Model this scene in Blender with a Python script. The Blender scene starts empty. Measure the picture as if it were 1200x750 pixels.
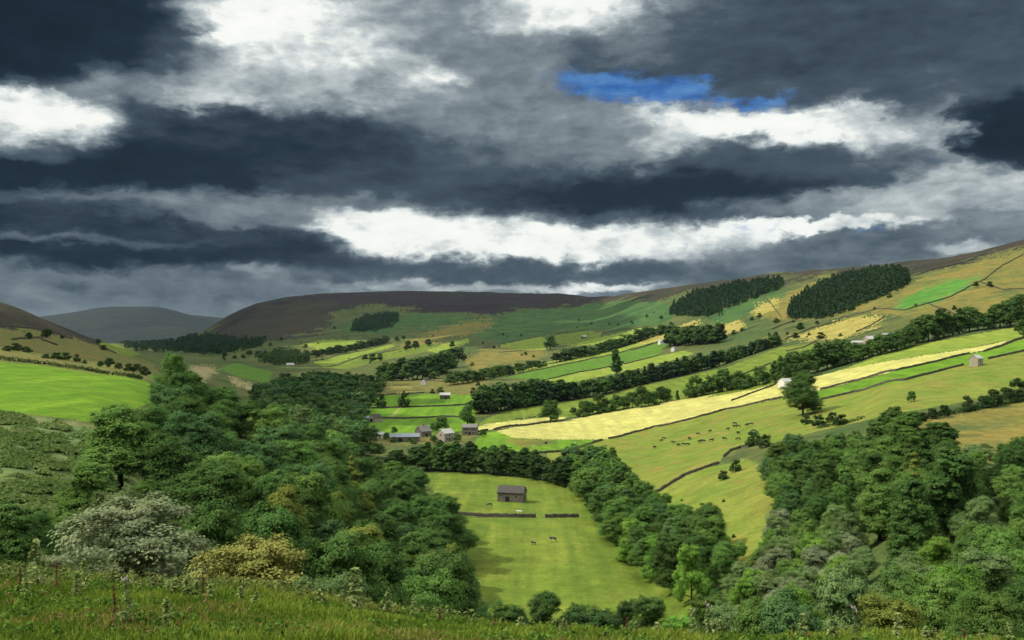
import bpy, math, random
import numpy as np
from mathutils import Vector

random.seed(7)
RNG = np.random.default_rng(11)
scene = bpy.context.scene
C = scene.collection
F = 1152.0            # focal length in photograph pixels (photograph 1200 wide)
CX, HY = 600.0, 400.0  # principal column, eye-level row
R = math.radians
SUN_AZ, SUN_EL = 94.0, 47.0   # degrees left of the view direction, above the horizon

# ------------------------------------------------------------------ helpers
def link(o, parent=None):
    C.objects.link(o)
    if parent is not None:
        o.parent = parent
    return o

def tag(o, label=None, cat=None, group=None, kind=None):
    if label: o['label'] = label
    if cat: o['category'] = cat
    if group: o['group'] = group
    if kind: o['kind'] = kind
    return o

def empty(name, loc, rz=0.0):
    o = bpy.data.objects.new(name, None)
    o.empty_display_size = 0.5
    o.location = loc
    o.rotation_euler = (0, 0, rz)
    return link(o)

def mesh_np(name, co, quads=None, tris=None, smooth=False, mats=(), midx=None):
    """mesh from numpy arrays (quads and tris are index arrays)"""
    me = bpy.data.meshes.new(name)
    co = np.asarray(co, dtype=np.float32)
    me.vertices.add(len(co))
    me.vertices.foreach_set('co', co.ravel())
    loops, starts, n = [], [], 0
    if quads is not None and len(quads):
        q = np.asarray(quads, dtype=np.int32)
        loops.append(q.ravel()); starts.append(np.arange(len(q)) * 4); n = len(q) * 4
    if tris is not None and len(tris):
        t = np.asarray(tris, dtype=np.int32)
        loops.append(t.ravel()); starts.append(n + np.arange(len(t)) * 3)
    loops = np.concatenate(loops).astype(np.int32); starts = np.concatenate(starts).astype(np.int32)
    me.loops.add(len(loops)); me.loops.foreach_set('vertex_index', loops)
    me.polygons.add(len(starts)); me.polygons.foreach_set('loop_start', starts)
    for m in mats: me.materials.append(m)
    if midx is not None:
        me.polygons.foreach_set('material_index', np.asarray(midx, dtype=np.int32))
    if smooth:
        me.polygons.foreach_set('use_smooth', np.ones(len(starts), dtype=bool))
    me.update(calc_edges=True)
    return me

def point_attr(me, name, vals):
    a = me.attributes.new(name, 'FLOAT', 'POINT')
    a.data.foreach_set('value', np.asarray(vals, dtype=np.float32))

class MB:
    """collects boxes, tubes and prisms; build() links them as ONE mesh object"""
    def __init__(s): s.v, s.f = [], []
    def add(s, v, f):
        o = len(s.v); s.v += [tuple(p) for p in v]; s.f += [tuple(i + o for i in q) for q in f]
    def box(s, cx, cy, z0, sx, sy, sz):
        x0, x1, y0, y1, z1 = cx - sx / 2, cx + sx / 2, cy - sy / 2, cy + sy / 2, z0 + sz
        s.add([(x0,y0,z0),(x1,y0,z0),(x1,y1,z0),(x0,y1,z0),(x0,y0,z1),(x1,y0,z1),(x1,y1,z1),(x0,y1,z1)],
              [(3,2,1,0),(4,5,6,7),(0,1,5,4),(1,2,6,5),(2,3,7,6),(3,0,4,7)])
    def tube(s, pts, rad, n=6, cap=True):
        pts = [Vector(p) for p in pts]; rings = []
        for i, p in enumerate(pts):
            d = (pts[min(i + 1, len(pts) - 1)] - pts[max(i - 1, 0)]).normalized()
            a = d.orthogonal().normalized(); b = d.cross(a)
            rings.append([p + (a * math.cos(2*math.pi*k/n) + b * math.sin(2*math.pi*k/n)) * rad[i] for k in range(n)])
        v = [q for r_ in rings for q in r_]; f = []
        for i in range(len(pts) - 1):
            for k in range(n):
                f.append((i*n+k, i*n+(k+1) % n, (i+1)*n+(k+1) % n, (i+1)*n+k))
        if cap:
            f.append(tuple(range(n))[::-1]); f.append(tuple((len(pts)-1)*n + k for k in range(n)))
        s.add(v, f)
    def mesh(s, name, mat):
        me = bpy.data.meshes.new(name); me.from_pydata(s.v, [], s.f)
        if mat: me.materials.append(mat)
        me.update(); return me
    def build(s, name, mat, parent=None):
        return link(bpy.data.objects.new(name, s.mesh(name, mat)), parent)

# numpy noise -------------------------------------------------------
def _hash(ix, iy, seed):
    h = (ix.astype(np.int64) * 374761393 + iy.astype(np.int64) * 668265263 + seed * 69069) & 0xffffffff
    h = ((h ^ (h >> 13)) * 1274126177) & 0xffffffff
    return ((h ^ (h >> 16)) & 0xffff) / 65535.0
def vnoise(x, y, seed=0):
    x = np.asarray(x, float); y = np.asarray(y, float)
    ix, iy = np.floor(x), np.floor(y); fx, fy = x - ix, y - iy
    fx = fx*fx*(3-2*fx); fy = fy*fy*(3-2*fy)
    a, b = _hash(ix, iy, seed), _hash(ix+1, iy, seed)
    c, d = _hash(ix, iy+1, seed), _hash(ix+1, iy+1, seed)
    return (a*(1-fx)+b*fx)*(1-fy) + (c*(1-fx)+d*fx)*fy
def fbm(x, y, oct=4, seed=0):
    s, a, t = 0, 1.0, 0
    for k in range(oct):
        s = s + a*(vnoise(x, y, seed+k*17)-0.5)*2; t += a
        x, y, a = x*2.03+13.1, y*2.03+7.7, a*0.5
    return s/t
def pchip(x, y, xq):
    x = np.asarray(x, float); y = np.asarray(y, float); h = np.diff(x)
    sh = (slice(None),) + (None,)*(y.ndim-1)
    d = np.diff(y, axis=0)/h[sh]; m = np.zeros_like(y)
    w1 = (2*h[1:]+h[:-1])[sh]; w2 = (h[1:]+2*h[:-1])[sh]
    with np.errstate(divide='ignore', invalid='ignore'):
        hm = (w1+w2)/(w1/d[:-1]+w2/d[1:])
    m[1:-1] = np.where(d[:-1]*d[1:] > 0, hm, 0); m[0] = d[0]; m[-1] = d[-1]
    xq = np.asarray(xq, float)
    i = np.clip(np.searchsorted(x, xq)-1, 0, len(x)-2)
    t = ((xq-x[i])/h[i])[sh]; hh = h[i][sh]
    return ((2*t**3-3*t**2+1)*y[i] + (t**3-2*t**2+t)*hh*m[i] + (-2*t**3+3*t**2)*y[i+1] + (t**3-t**2)*hh*m[i+1])

# ------------------------------------------------------------------ materials
def new_mat(name):
    m = bpy.data.materials.new(name); m.use_nodes = True
    nt = m.node_tree; nt.nodes.clear()
    return m, nt, nt.nodes, nt.links
def c4(c): return (c[0], c[1], c[2], 1.0)

def ground_mat(name, c1, c2, big=40.0, mid=6.0, fine=1.2, c3=None, streak=None, bump=0.35):
    """turf: two grass colours mixed by wide patches, broken by tussock-size and fine noise"""
    m, nt, N, L = new_mat(name)
    out = N.new('ShaderNodeOutputMaterial'); b = N.new('ShaderNodeBsdfPrincipled')
    b.inputs['Roughness'].default_value = 0.9; b.inputs['Specular IOR Level'].default_value = 0.15
    L.new(b.outputs[0], out.inputs[0])
    g = N.new('ShaderNodeNewGeometry')
    def noise(size, detail, rough=0.6, vec=None):
        n = N.new('ShaderNodeTexNoise'); n.inputs['Scale'].default_value = 1.0/size
        n.inputs['Detail'].default_value = detail; n.inputs['Roughness'].default_value = rough
        L.new(vec or g.outputs['Position'], n.inputs['Vector']); return n.outputs['Fac']
    def ramp(fac, lo, hi):
        r = N.new('ShaderNodeMapRange'); r.inputs['From Min'].default_value = lo; r.inputs['From Max'].default_value = hi
        r.clamp = True; L.new(fac, r.inputs['Value']); return r.outputs['Result']
    def mix(fac, a, c, blend='MIX'):
        x = N.new('ShaderNodeMix'); x.data_type = 'RGBA'; x.blend_type = blend
        for s, v in ((x.inputs[0], fac), (x.inputs[6], a), (x.inputs[7], c)):
            if isinstance(v, (tuple, float, int)): s.default_value = v
            else: L.new(v, s)
        return x.outputs[2]
    col = mix(ramp(noise(big, 4), 0.38, 0.62), c4(c1), c4(c2))
    if c3 is not None:
        col = mix(ramp(noise(mid*2.2, 5, 0.65), 0.52, 0.68), col, c4(c3))
    if streak:
        mp = N.new('ShaderNodeMapping'); mp.inputs['Rotation'].default_value = (0, 0, R(streak[0]))
        mp.inputs['Scale'].default_value = (1.0, 0.06, 1.0)
        L.new(g.outputs['Position'], mp.inputs['Vector'])
        s = ramp(noise(streak[1], 3, 0.5, mp.outputs[0]), 0.35, 0.65)
        col = mix(s, col, c4([v*streak[2] for v in c1]))
    f = ramp(noise(mid, 5, 0.7), 0.3, 0.7)
    col = mix(1.0, col, mix(f, (0.72, 0.74, 0.68, 1), (1.22, 1.18, 1.2, 1)), 'MULTIPLY')
    f2 = ramp(noise(fine, 4, 0.75), 0.25, 0.75)
    col = mix(1.0, col, mix(f2, (0.68, 0.7, 0.62, 1), (1.3, 1.25, 1.25, 1)), 'MULTIPLY')
    L.new(col, b.inputs['Base Color'])
    bp = N.new('ShaderNodeBump'); bp.inputs['Strength'].default_value = bump; bp.inputs['Distance'].default_value = fine*0.6
    L.new(f2, bp.inputs['Height']); L.new(bp.outputs[0], b.inputs['Normal'])
    return m

def leaf_mat(name, c1, c2, trans=0.36, rough=0.6):
    m, nt, N, L = new_mat(name)
    out = N.new('ShaderNodeOutputMaterial')
    at = N.new('ShaderNodeAttribute'); at.attribute_name = 'tint'
    oi = N.new('ShaderNodeObjectInfo')
    mx = N.new('ShaderNodeMix'); mx.data_type = 'RGBA'
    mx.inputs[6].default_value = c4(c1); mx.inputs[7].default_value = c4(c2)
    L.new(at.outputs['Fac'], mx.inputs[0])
    hs = N.new('ShaderNodeHueSaturation')
    mr = N.new('ShaderNodeMapRange'); mr.inputs['To Min'].default_value = 0.8; mr.inputs['To Max'].default_value = 1.22
    L.new(oi.outputs['Random'], mr.inputs['Value']); L.new(mr.outputs[0], hs.inputs['Value'])
    mh = N.new('ShaderNodeMath'); mh.operation = 'MULTIPLY'; mh.inputs[1].default_value = 7.31
    fr = N.new('ShaderNodeMath'); fr.operation = 'FRACT'
    m2 = N.new('ShaderNodeMapRange'); m2.inputs['To Min'].default_value = 0.490; m2.inputs['To Max'].default_value = 0.507
    L.new(oi.outputs['Random'], mh.inputs[0]); L.new(mh.outputs[0], fr.inputs[0]); L.new(fr.outputs[0], m2.inputs['Value'])
    L.new(m2.outputs[0], hs.inputs['Hue'])
    L.new(mx.outputs[2], hs.inputs['Color'])
    d = N.new('ShaderNodeBsdfDiffuse'); t = N.new('ShaderNodeBsdfTranslucent')
    L.new(hs.outputs[0], d.inputs[0]); L.new(hs.outputs[0], t.inputs[0])
    ms = N.new('ShaderNodeMixShader'); ms.inputs[0].default_value = trans
    L.new(d.outputs[0], ms.inputs[1]); L.new(t.outputs[0], ms.inputs[2]); L.new(ms.outputs[0], out.inputs[0])
    return m

def plain_mat(name, c, c2=None, scale=3.0, rough=0.85, bump=0.0, kind='noise', spec=0.2):
    m, nt, N, L = new_mat(name)
    out = N.new('ShaderNodeOutputMaterial'); b = N.new('ShaderNodeBsdfPrincipled')
    b.inputs['Roughness'].default_value = rough; b.inputs['Specular IOR Level'].default_value = spec
    L.new(b.outputs[0], out.inputs[0])
    tc = N.new('ShaderNodeTexCoord')
    if kind == 'stone':
        t = N.new('ShaderNodeTexVoronoi'); t.inputs['Scale'].default_value = scale
        mp = N.new('ShaderNodeMapping'); mp.inputs['Scale'].default_value = (1, 1, 2.0)
        L.new(tc.outputs['Object'], mp.inputs[0]); L.new(mp.outputs[0], t.inputs['Vector'])
        sep = N.new('ShaderNodeSeparateColor'); L.new(t.outputs['Color'], sep.inputs[0]); fac = sep.outputs[0]
    else:
        t = N.new('ShaderNodeTexNoise'); t.inputs['Scale'].default_value = scale; t.inputs['Detail'].default_value = 6
        t.inputs['Roughness'].default_value = 0.65
        L.new(tc.outputs['Object'], t.inputs['Vector']); fac = t.outputs['Fac']
    mr = N.new('ShaderNodeMapRange'); mr.inputs['From Min'].default_value = 0.3 if kind != 'stone' else 0.0
    mr.inputs['From Max'].default_value = 0.7 if kind != 'stone' else 1.0
    L.new(fac, mr.inputs['Value'])
    mx = N.new('ShaderNodeMix'); mx.data_type = 'RGBA'
    mx.inputs[6].default_value = c4(c); mx.inputs[7].default_value = c4(c2 or [v*0.7 for v in c])
    L.new(mr.outputs[0], mx.inputs[0]); L.new(mx.outputs[2], b.inputs['Base Color'])
    if bump:
        bp = N.new('ShaderNodeBump'); bp.inputs['Strength'].default_value = bump; bp.inputs['Distance'].default_value = 0.1
        L.new(fac, bp.inputs['Height']); L.new(bp.outputs[0], b.inputs['Normal'])
    return m

G = {
 'pasture':   ground_mat('pasture_turf', (.120,.178,.021), (.168,.200,.030), 38, 9, 1.3, c3=(.205,.170,.038)),
 'meadow':    ground_mat('meadow_turf', (.115,.18,.018), (.17,.21,.026), 28, 8, 1.2, c3=(.12,.15,.022), streak=(80, 5, 0.76)),
 'vivid':     ground_mat('mown_turf', (.105,.225,.010), (.145,.265,.016), 30, 9, 1.4, streak=(70, 6, 0.78)),
 'hillfield': ground_mat('hill_field_turf', (.105,.225,.006), (.150,.255,.012), 30, 9, 1.4, c3=(.085,.175,.008), streak=(80, 7, 0.78)),
 'lime':      ground_mat('lime_turf', (.165,.24,.028), (.225,.275,.042), 60, 10, 2.0, streak=(20, 6, 0.86)),
 'green':     ground_mat('green_turf', (.075,.17,.014), (.10,.185,.02), 40, 9, 2.0, streak=(20, 6, 0.86)),
 'hay':       ground_mat('hay_turf', (.49,.48,.145), (.40,.40,.11), 26, 9, 1.4, c3=(.38,.33,.11), streak=(-68, 5, 0.76)),
 'fell':      ground_mat('fell_grass', (.050,.085,.022), (.100,.110,.028), 90, 20, 5, c3=(.026,.052,.016)),
 'fellgreen': ground_mat('fell_bracken_green', (.032,.092,.024), (.060,.120,.026), 70, 22, 5, c3=(.018,.046,.016)),
 'brightfern':ground_mat('fell_fern_green', (.05,.17,.022), (.075,.22,.025), 30, 9, 3, c3=(.15,.18,.04)),
 'tanfell':   ground_mat('fell_tan_grass', (.195,.155,.034), (.130,.135,.030), 60, 16, 4, c3=(.060,.095,.025)),
 'gold':      ground_mat('golden_grass', (.34,.285,.075), (.25,.23,.055), 30, 9, 2, c3=(.24,.22,.05)),
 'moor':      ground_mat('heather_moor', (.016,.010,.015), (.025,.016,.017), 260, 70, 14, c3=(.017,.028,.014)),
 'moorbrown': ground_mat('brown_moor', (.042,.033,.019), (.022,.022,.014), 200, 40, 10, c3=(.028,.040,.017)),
 'rough':     ground_mat('rough_grass', (.115,.13,.028), (.155,.13,.036), 30, 6, 1.5, c3=(.07,.11,.03)),
 'brackenbank': ground_mat('bracken_bank', (.12,.165,.05), (.075,.135,.045), 22, 5, 1.2, c3=(.19,.165,.065)),
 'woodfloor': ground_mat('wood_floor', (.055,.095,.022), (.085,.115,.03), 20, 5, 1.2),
 'knoll':     ground_mat('knoll_turf', (.12,.18,.024), (.19,.19,.04), 2.2, 0.6, 0.12, c3=(.20,.13,.05)),
 'farhill':   ground_mat('far_hill_shaded_heath', (.012,.021,.028), (.021,.031,.031), 500, 120, 25, c3=(.034,.038,.032)),  # heath colour darkened to stand in for cloud shade
 'gravel':    ground_mat('pale_gravel', (.24,.21,.09), (.33,.28,.14), 15, 4, 1.0),
}
LEAF = {
 'dark':  leaf_mat('leaf_dark_green', (.062,.132,.034), (.122,.212,.054)),
 'mid':   leaf_mat('leaf_mid_green', (.098,.188,.040), (.168,.280,.066)),
 'blue':  leaf_mat('leaf_blue_green', (.080,.170,.056), (.138,.245,.086)),
 'olive': leaf_mat('leaf_olive', (.175,.230,.045), (.265,.320,.070)),
 'lime':  leaf_mat('leaf_bright_green', (.130,.270,.042), (.205,.360,.064)),
 'grey':  leaf_mat('leaf_grey_green', (.185,.235,.115), (.285,.335,.180)),
 'sage':  leaf_mat('leaf_sage', (.130,.205,.070), (.215,.305,.108)),
 'gold':  leaf_mat('leaf_yellow_green', (.230,.250,.062), (.350,.360,.105)),
 'bank':  leaf_mat('leaf_bracken', (.115,.190,.050), (.205,.275,.085)),
 'spruce':leaf_mat('leaf_spruce', (.026,.056,.028), (.044,.084,.036), trans=0.1),
 'hedge': leaf_mat('leaf_hedge', (.033,.068,.022), (.060,.108,.032), trans=0.2),
}
BARK = plain_mat('bark', (.07,.055,.04), (.035,.028,.02), 4.0, bump=0.4)
STONE = plain_mat('field_stone', (.23,.20,.16), (.11,.095,.075), 2.2, kind='stone', bump=0.3)
STONE_PALE = plain_mat('pale_stone', (.42,.37,.28), (.28,.24,.18), 2.2, kind='stone', bump=0.2)
STONE_DARK = plain_mat('dark_stone', (.20,.172,.138), (.085,.070,.055), 2.5, kind='stone', bump=0.3)
WALLSTONE = plain_mat('dry_stone', (.115,.098,.072), (.05,.042,.032), 1.6, kind='stone', bump=0.3)
SLATE = plain_mat('stone_slate', (.20,.195,.19), (.13,.125,.12), 1.5, bump=0.2)
SLATE_PALE = plain_mat('pale_slate', (.46,.45,.43), (.36,.35,.33), 1.2)
SLATE_DARK = plain_mat('dark_slate', (.085,.08,.07), (.05,.047,.04), 1.5, bump=0.2)
SHEET = plain_mat('roof_sheet_grey', (.21,.23,.26), (.16,.18,.21), 0.8)
WHITEWASH = plain_mat('whitewash', (.72,.70,.64), (.60,.58,.52), 1.0)
DARKHOLE = plain_mat('dark_timber', (.022,.018,.015), (.012,.011,.01), 2.0)
GLASS = plain_mat('window_glass', (.03,.035,.04), (.02,.022,.025), 1.0, rough=0.12, spec=0.6)

# ------------------------------------------------------------------ terrain
HEADR, HEADP = [2, 8, 14], [1379, 832, 770]
TAILR = [12000, 30000]
COLS = {
 -1500: ([40,52,80,110,150,200,260,330,420,520,640,780,950,1400,2200,3000,4000], [560,640,640,560,500,450,410,380,340,310,290,280,300,350,390,398,399]),
 -500: ([30,44,75,110,150,215,280,380,500,650,820,1000,1500,2600,3500,4500,6000], [640,740,690,600,530,440,415,385,362,330,305,320,375,398,401,402,402]),
 -200: ([28,40,75,110,150,235,300,420,560,750,950,1200,1700,2800,3700,4500,7000], [655,760,720,640,570,462,438,408,388,352,325,338,385,404,405,403,402]),
 0: ([27,39,75,120,180,235,300,420,560,720,900,1150,1700,2800,3700,4500,7000], [668,765,742,625,545,484,455,426,409,384,354,368,402,408,406,404,402]),
 60: ([26.5,39,75,120,180,238,300,420,570,740,950,1200,1750,2800,3700,4500,7000], [674,765,745,645,560,488,459,431,418,399,378,388,408,409,407,404,402]),
 110: ([26.3,39,75,120,180,240,305,420,575,760,1030,1250,1800,2800,3700,4500,6500], [679,768,748,665,582,496,464,438,427,413,397.5,404,413,411,408,404,402]),
 150: ([26,39,75,120,180,240,310,420,580,780,1080,1300,1800,2800,3700,4500,6200], [683,770,752,690,600,523,474,444,433,422,410.5,416,419,413,408,404,402]),
 200: ([25.7,39,75,120,180,230,320,430,600,820,1150,1400,1900,2800,3700,4500,6000], [690,775,762,730,630,552,492,464,449,438,424,422,421,415,408,400,401]),
 240: ([25.4,39,75,120,180,230,325,440,620,850,1180,1500,2000,2850,3700,4500,5600], [693,780,776,770,650,565,500,472,462,450,438,431,424,411,399,386,390]),
 262: ([25.2,39,75,120,180,232,328,445,640,870,1190,1550,2050,2870,3700,4550,5700], [694,784,785,782,655,570,508,485,474,459,443,433,423,407,390,372.5,378]),
 300: ([25,39,75,120,180,235,330,450,660,900,1200,1600,2100,2900,3700,4500,5600], [697,790,800,790,668,585,525,503,489,469,450,436,423,400,376,355,362]),
 380: ([24.7,39,75,115,175,238,330,465,660,860,1100,1450,1900,2600,3550,4500,5600], [707,805,840,825,710,645,575,530,502,480,459,442,427,405,372,344,354]),
 450: ([24.5,39,75,110,170,240,330,480,660,820,1000,1300,1700,2300,3400,4500,5600], [715,820,880,850,742,697,622,553,511,489,468,450,432,412,372,342.5,355]),
 600: ([23,39,80,150,200,245,340,480,640,800,970,1200,1650,2250,3300,4400,5500], [738,850,900,830,755,709,620,555,513,489,468,448,425,405,369,343,356]),
 690: ([22.5,39,80,150,200,240,330,480,600,740,900,1150,1500,2050,3000,3900,4900], [743,860,905,830,755,710,628,556,523,495,470,447,425,404,370,348.5,358]),
 750: ([22,39,80,140,190,240,330,450,560,690,860,1100,1400,1900,2600,3300,4200], [746,860,900,815,755,705,630,563,531,497,467,441,420,396,364,341,352]),
 850: ([21.5,38,75,110,175,250,330,430,530,660,810,1020,1250,1650,2150,2800,3600], [749,860,890,815,730,648,585,542,513,482,455,430,407,377,345,328,338]),
 900: ([21,38,75,110,165,240,310,400,500,620,770,960,1200,1600,2050,2600,3300], [751,850,860,810,735,640,575,537,507,477,447,420,394,360,334,321,331]),
 1000: ([20.7,38,78,113,158,218,288,370,460,580,730,900,1120,1420,1800,2200,2800], [754,845,838,783,718,638,568,525,494,462,428,402,375,344,324,315,325]),
 1050: ([20.5,38,75,110,150,205,275,360,450,570,710,880,1080,1350,1680,2000,2500], [756,840,825,765,705,630,553,510,478,445,415,390,363,333,315,308,318]),
 1200: ([20,38,75,105,145,195,265,345,430,540,670,830,1010,1250,1470,1650,2100], [760,840,790,735,680,610,545,507,470,434,398,370,342,313,293,282,292]),
 1400: ([20,38,75,105,145,195,265,345,430,540,670,830,1010,1250,1450,1600,2000], [765,830,770,715,655,585,520,480,440,404,368,338,310,284,268,258,268]),
 1700: ([20,38,75,105,145,195,265,345,430,540,670,830,1010,1250,1430,1560,1950], [768,810,745,690,625,550,485,445,405,368,335,305,282,262,250,244,256]),
 2700: ([22,38,75,105,145,195,265,345,430,540,670,830,1010,1250,1430,1560,1950], [740,760,690,630,560,490,430,395,360,325,300,280,262,250,245,244,256]),
}
RIDGE = [(240,386),(262,372.5),(280,363),(300,354.5),(330,349),(350,346.5),(380,344),(450,342.5),(520,341.8),(600,343),(660,345.5),(690,348.3),
         (720,346),(760,340.5),(800,335),(850,328.5),(900,321.5),(950,318),(1000,314.5),(1050,309),(1100,303),(1150,294),(1200,281.5),(1260,272)]
cpx = sorted(COLS)
KR = np.array([HEADR + COLS[p][0] + TAILR for p in cpx], float)      # depth
KP = np.array([HEADP + COLS[p][1] + [401, 400.3] for p in cpx], float)  # row in the picture of that depth
for i, p in enumerate(cpx):
    if p >= 240: KP[i, -2] = min(KP[i, -2], 399); 
    if p > 1200 or p < -200:
        KR[i, :3] = [2, 8, 14]
NROW = KR.shape[1]
px = np.unique(np.concatenate([np.arange(-1500, -260, 20.0), np.arange(-260, -40, 4.0), np.arange(-40, 1240, 1.5),
                               np.arange(1240, 1460, 4.0), np.arange(1460, 2701, 20.0)]))
colR = np.exp(pchip(cpx, np.log(KR), px))
colP = pchip(cpx, KP, px)
rx, ry = zip(*RIDGE)
inr = (px >= 240) & (px <= 1260)
ridge_row = 18
dlt = np.interp(px, rx, ry) - colP[:, ridge_row]
colP[inr, ridge_row] += dlt[inr]; colP[inr, ridge_row-1] += dlt[inr]*0.4; colP[inr, ridge_row+1] += dlt[inr]
steps = [3,5,14,22,8,10,20,44,56,56,46,44,40,38,36,36,36,36,26,8,5]
tq = np.concatenate([k + np.arange(s)/s for k, s in enumerate(steps)] + [[len(steps)]])
Y = np.exp(pchip(np.arange(NROW), np.log(colR.T), tq))
P = pchip(np.arange(NROW), colP.T, tq)
Y = np.maximum.accumulate(Y, axis=0)
X = (px[None, :]-CX)/F*Y
Z = (HY-P)*Y/F
lY = np.log(Y)
relief = (fbm(X/9+3, Y/9, 3, 5)*np.clip(Y/60, 0, 1)*0.35
          + fbm(X/60, Y/60, 4, 9)*np.clip((Y-120)/700, 0, 1)*1.7
          + fbm(X/230, Y/230, 4, 21)*np.clip((Y-900)/1500, 0, 1)*9.0)
knollrel = fbm(X/3.0, Y/3.0, 4, 31)*0.22*np.clip(1-np.abs(Y-22)/16, 0, 1)
Z = Z + relief + knollrel
PE = HY - Z*F/Y
VIS = PE <= np.minimum.accumulate(PE, axis=0) + 1.5

def column(p):
    i = int(np.clip(np.searchsorted(px, p)-1, 0, len(px)-2)); t = (p-px[i])/(px[i+1]-px[i])
    return Y[:, i]*(1-t)+Y[:, i+1]*t, Z[:, i]*(1-t)+Z[:, i+1]*t
def height(x, y):
    p = CX + F*x/y
    yy, zz = column(p)
    return float(np.interp(y, yy, zz))
def at(p, r):
    x = (p-CX)/F*r
    return Vector((x, r, height(x, r)))
def hit(p, py):
    """first ground point on the sight line of pixel (p, py)"""
    yy, zz = column(p); pe = HY - zz*F/yy
    k = np.argmax((pe <= py) & (yy > 15.0))
    if k == 0: return None
    a = (pe[k-1]-py)/(pe[k-1]-pe[k]+1e-9); a = min(max(a, 0), 1)
    r = yy[k-1]*(1-a)+yy[k]*a
    return at(p, r)

def in_poly(xq, yq, poly):
    inside = np.zeros(xq.shape, bool); n = len(poly)
    for i in range(n):
        x1, y1 = poly[i]; x2, y2 = poly[(i+1) % n]
        if y1 == y2: continue
        c = ((y1 > yq) != (y2 > yq)) & (xq < (x2-x1)*(yq-y1)/(y2-y1)+x1)
        inside ^= c
    return inside

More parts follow.
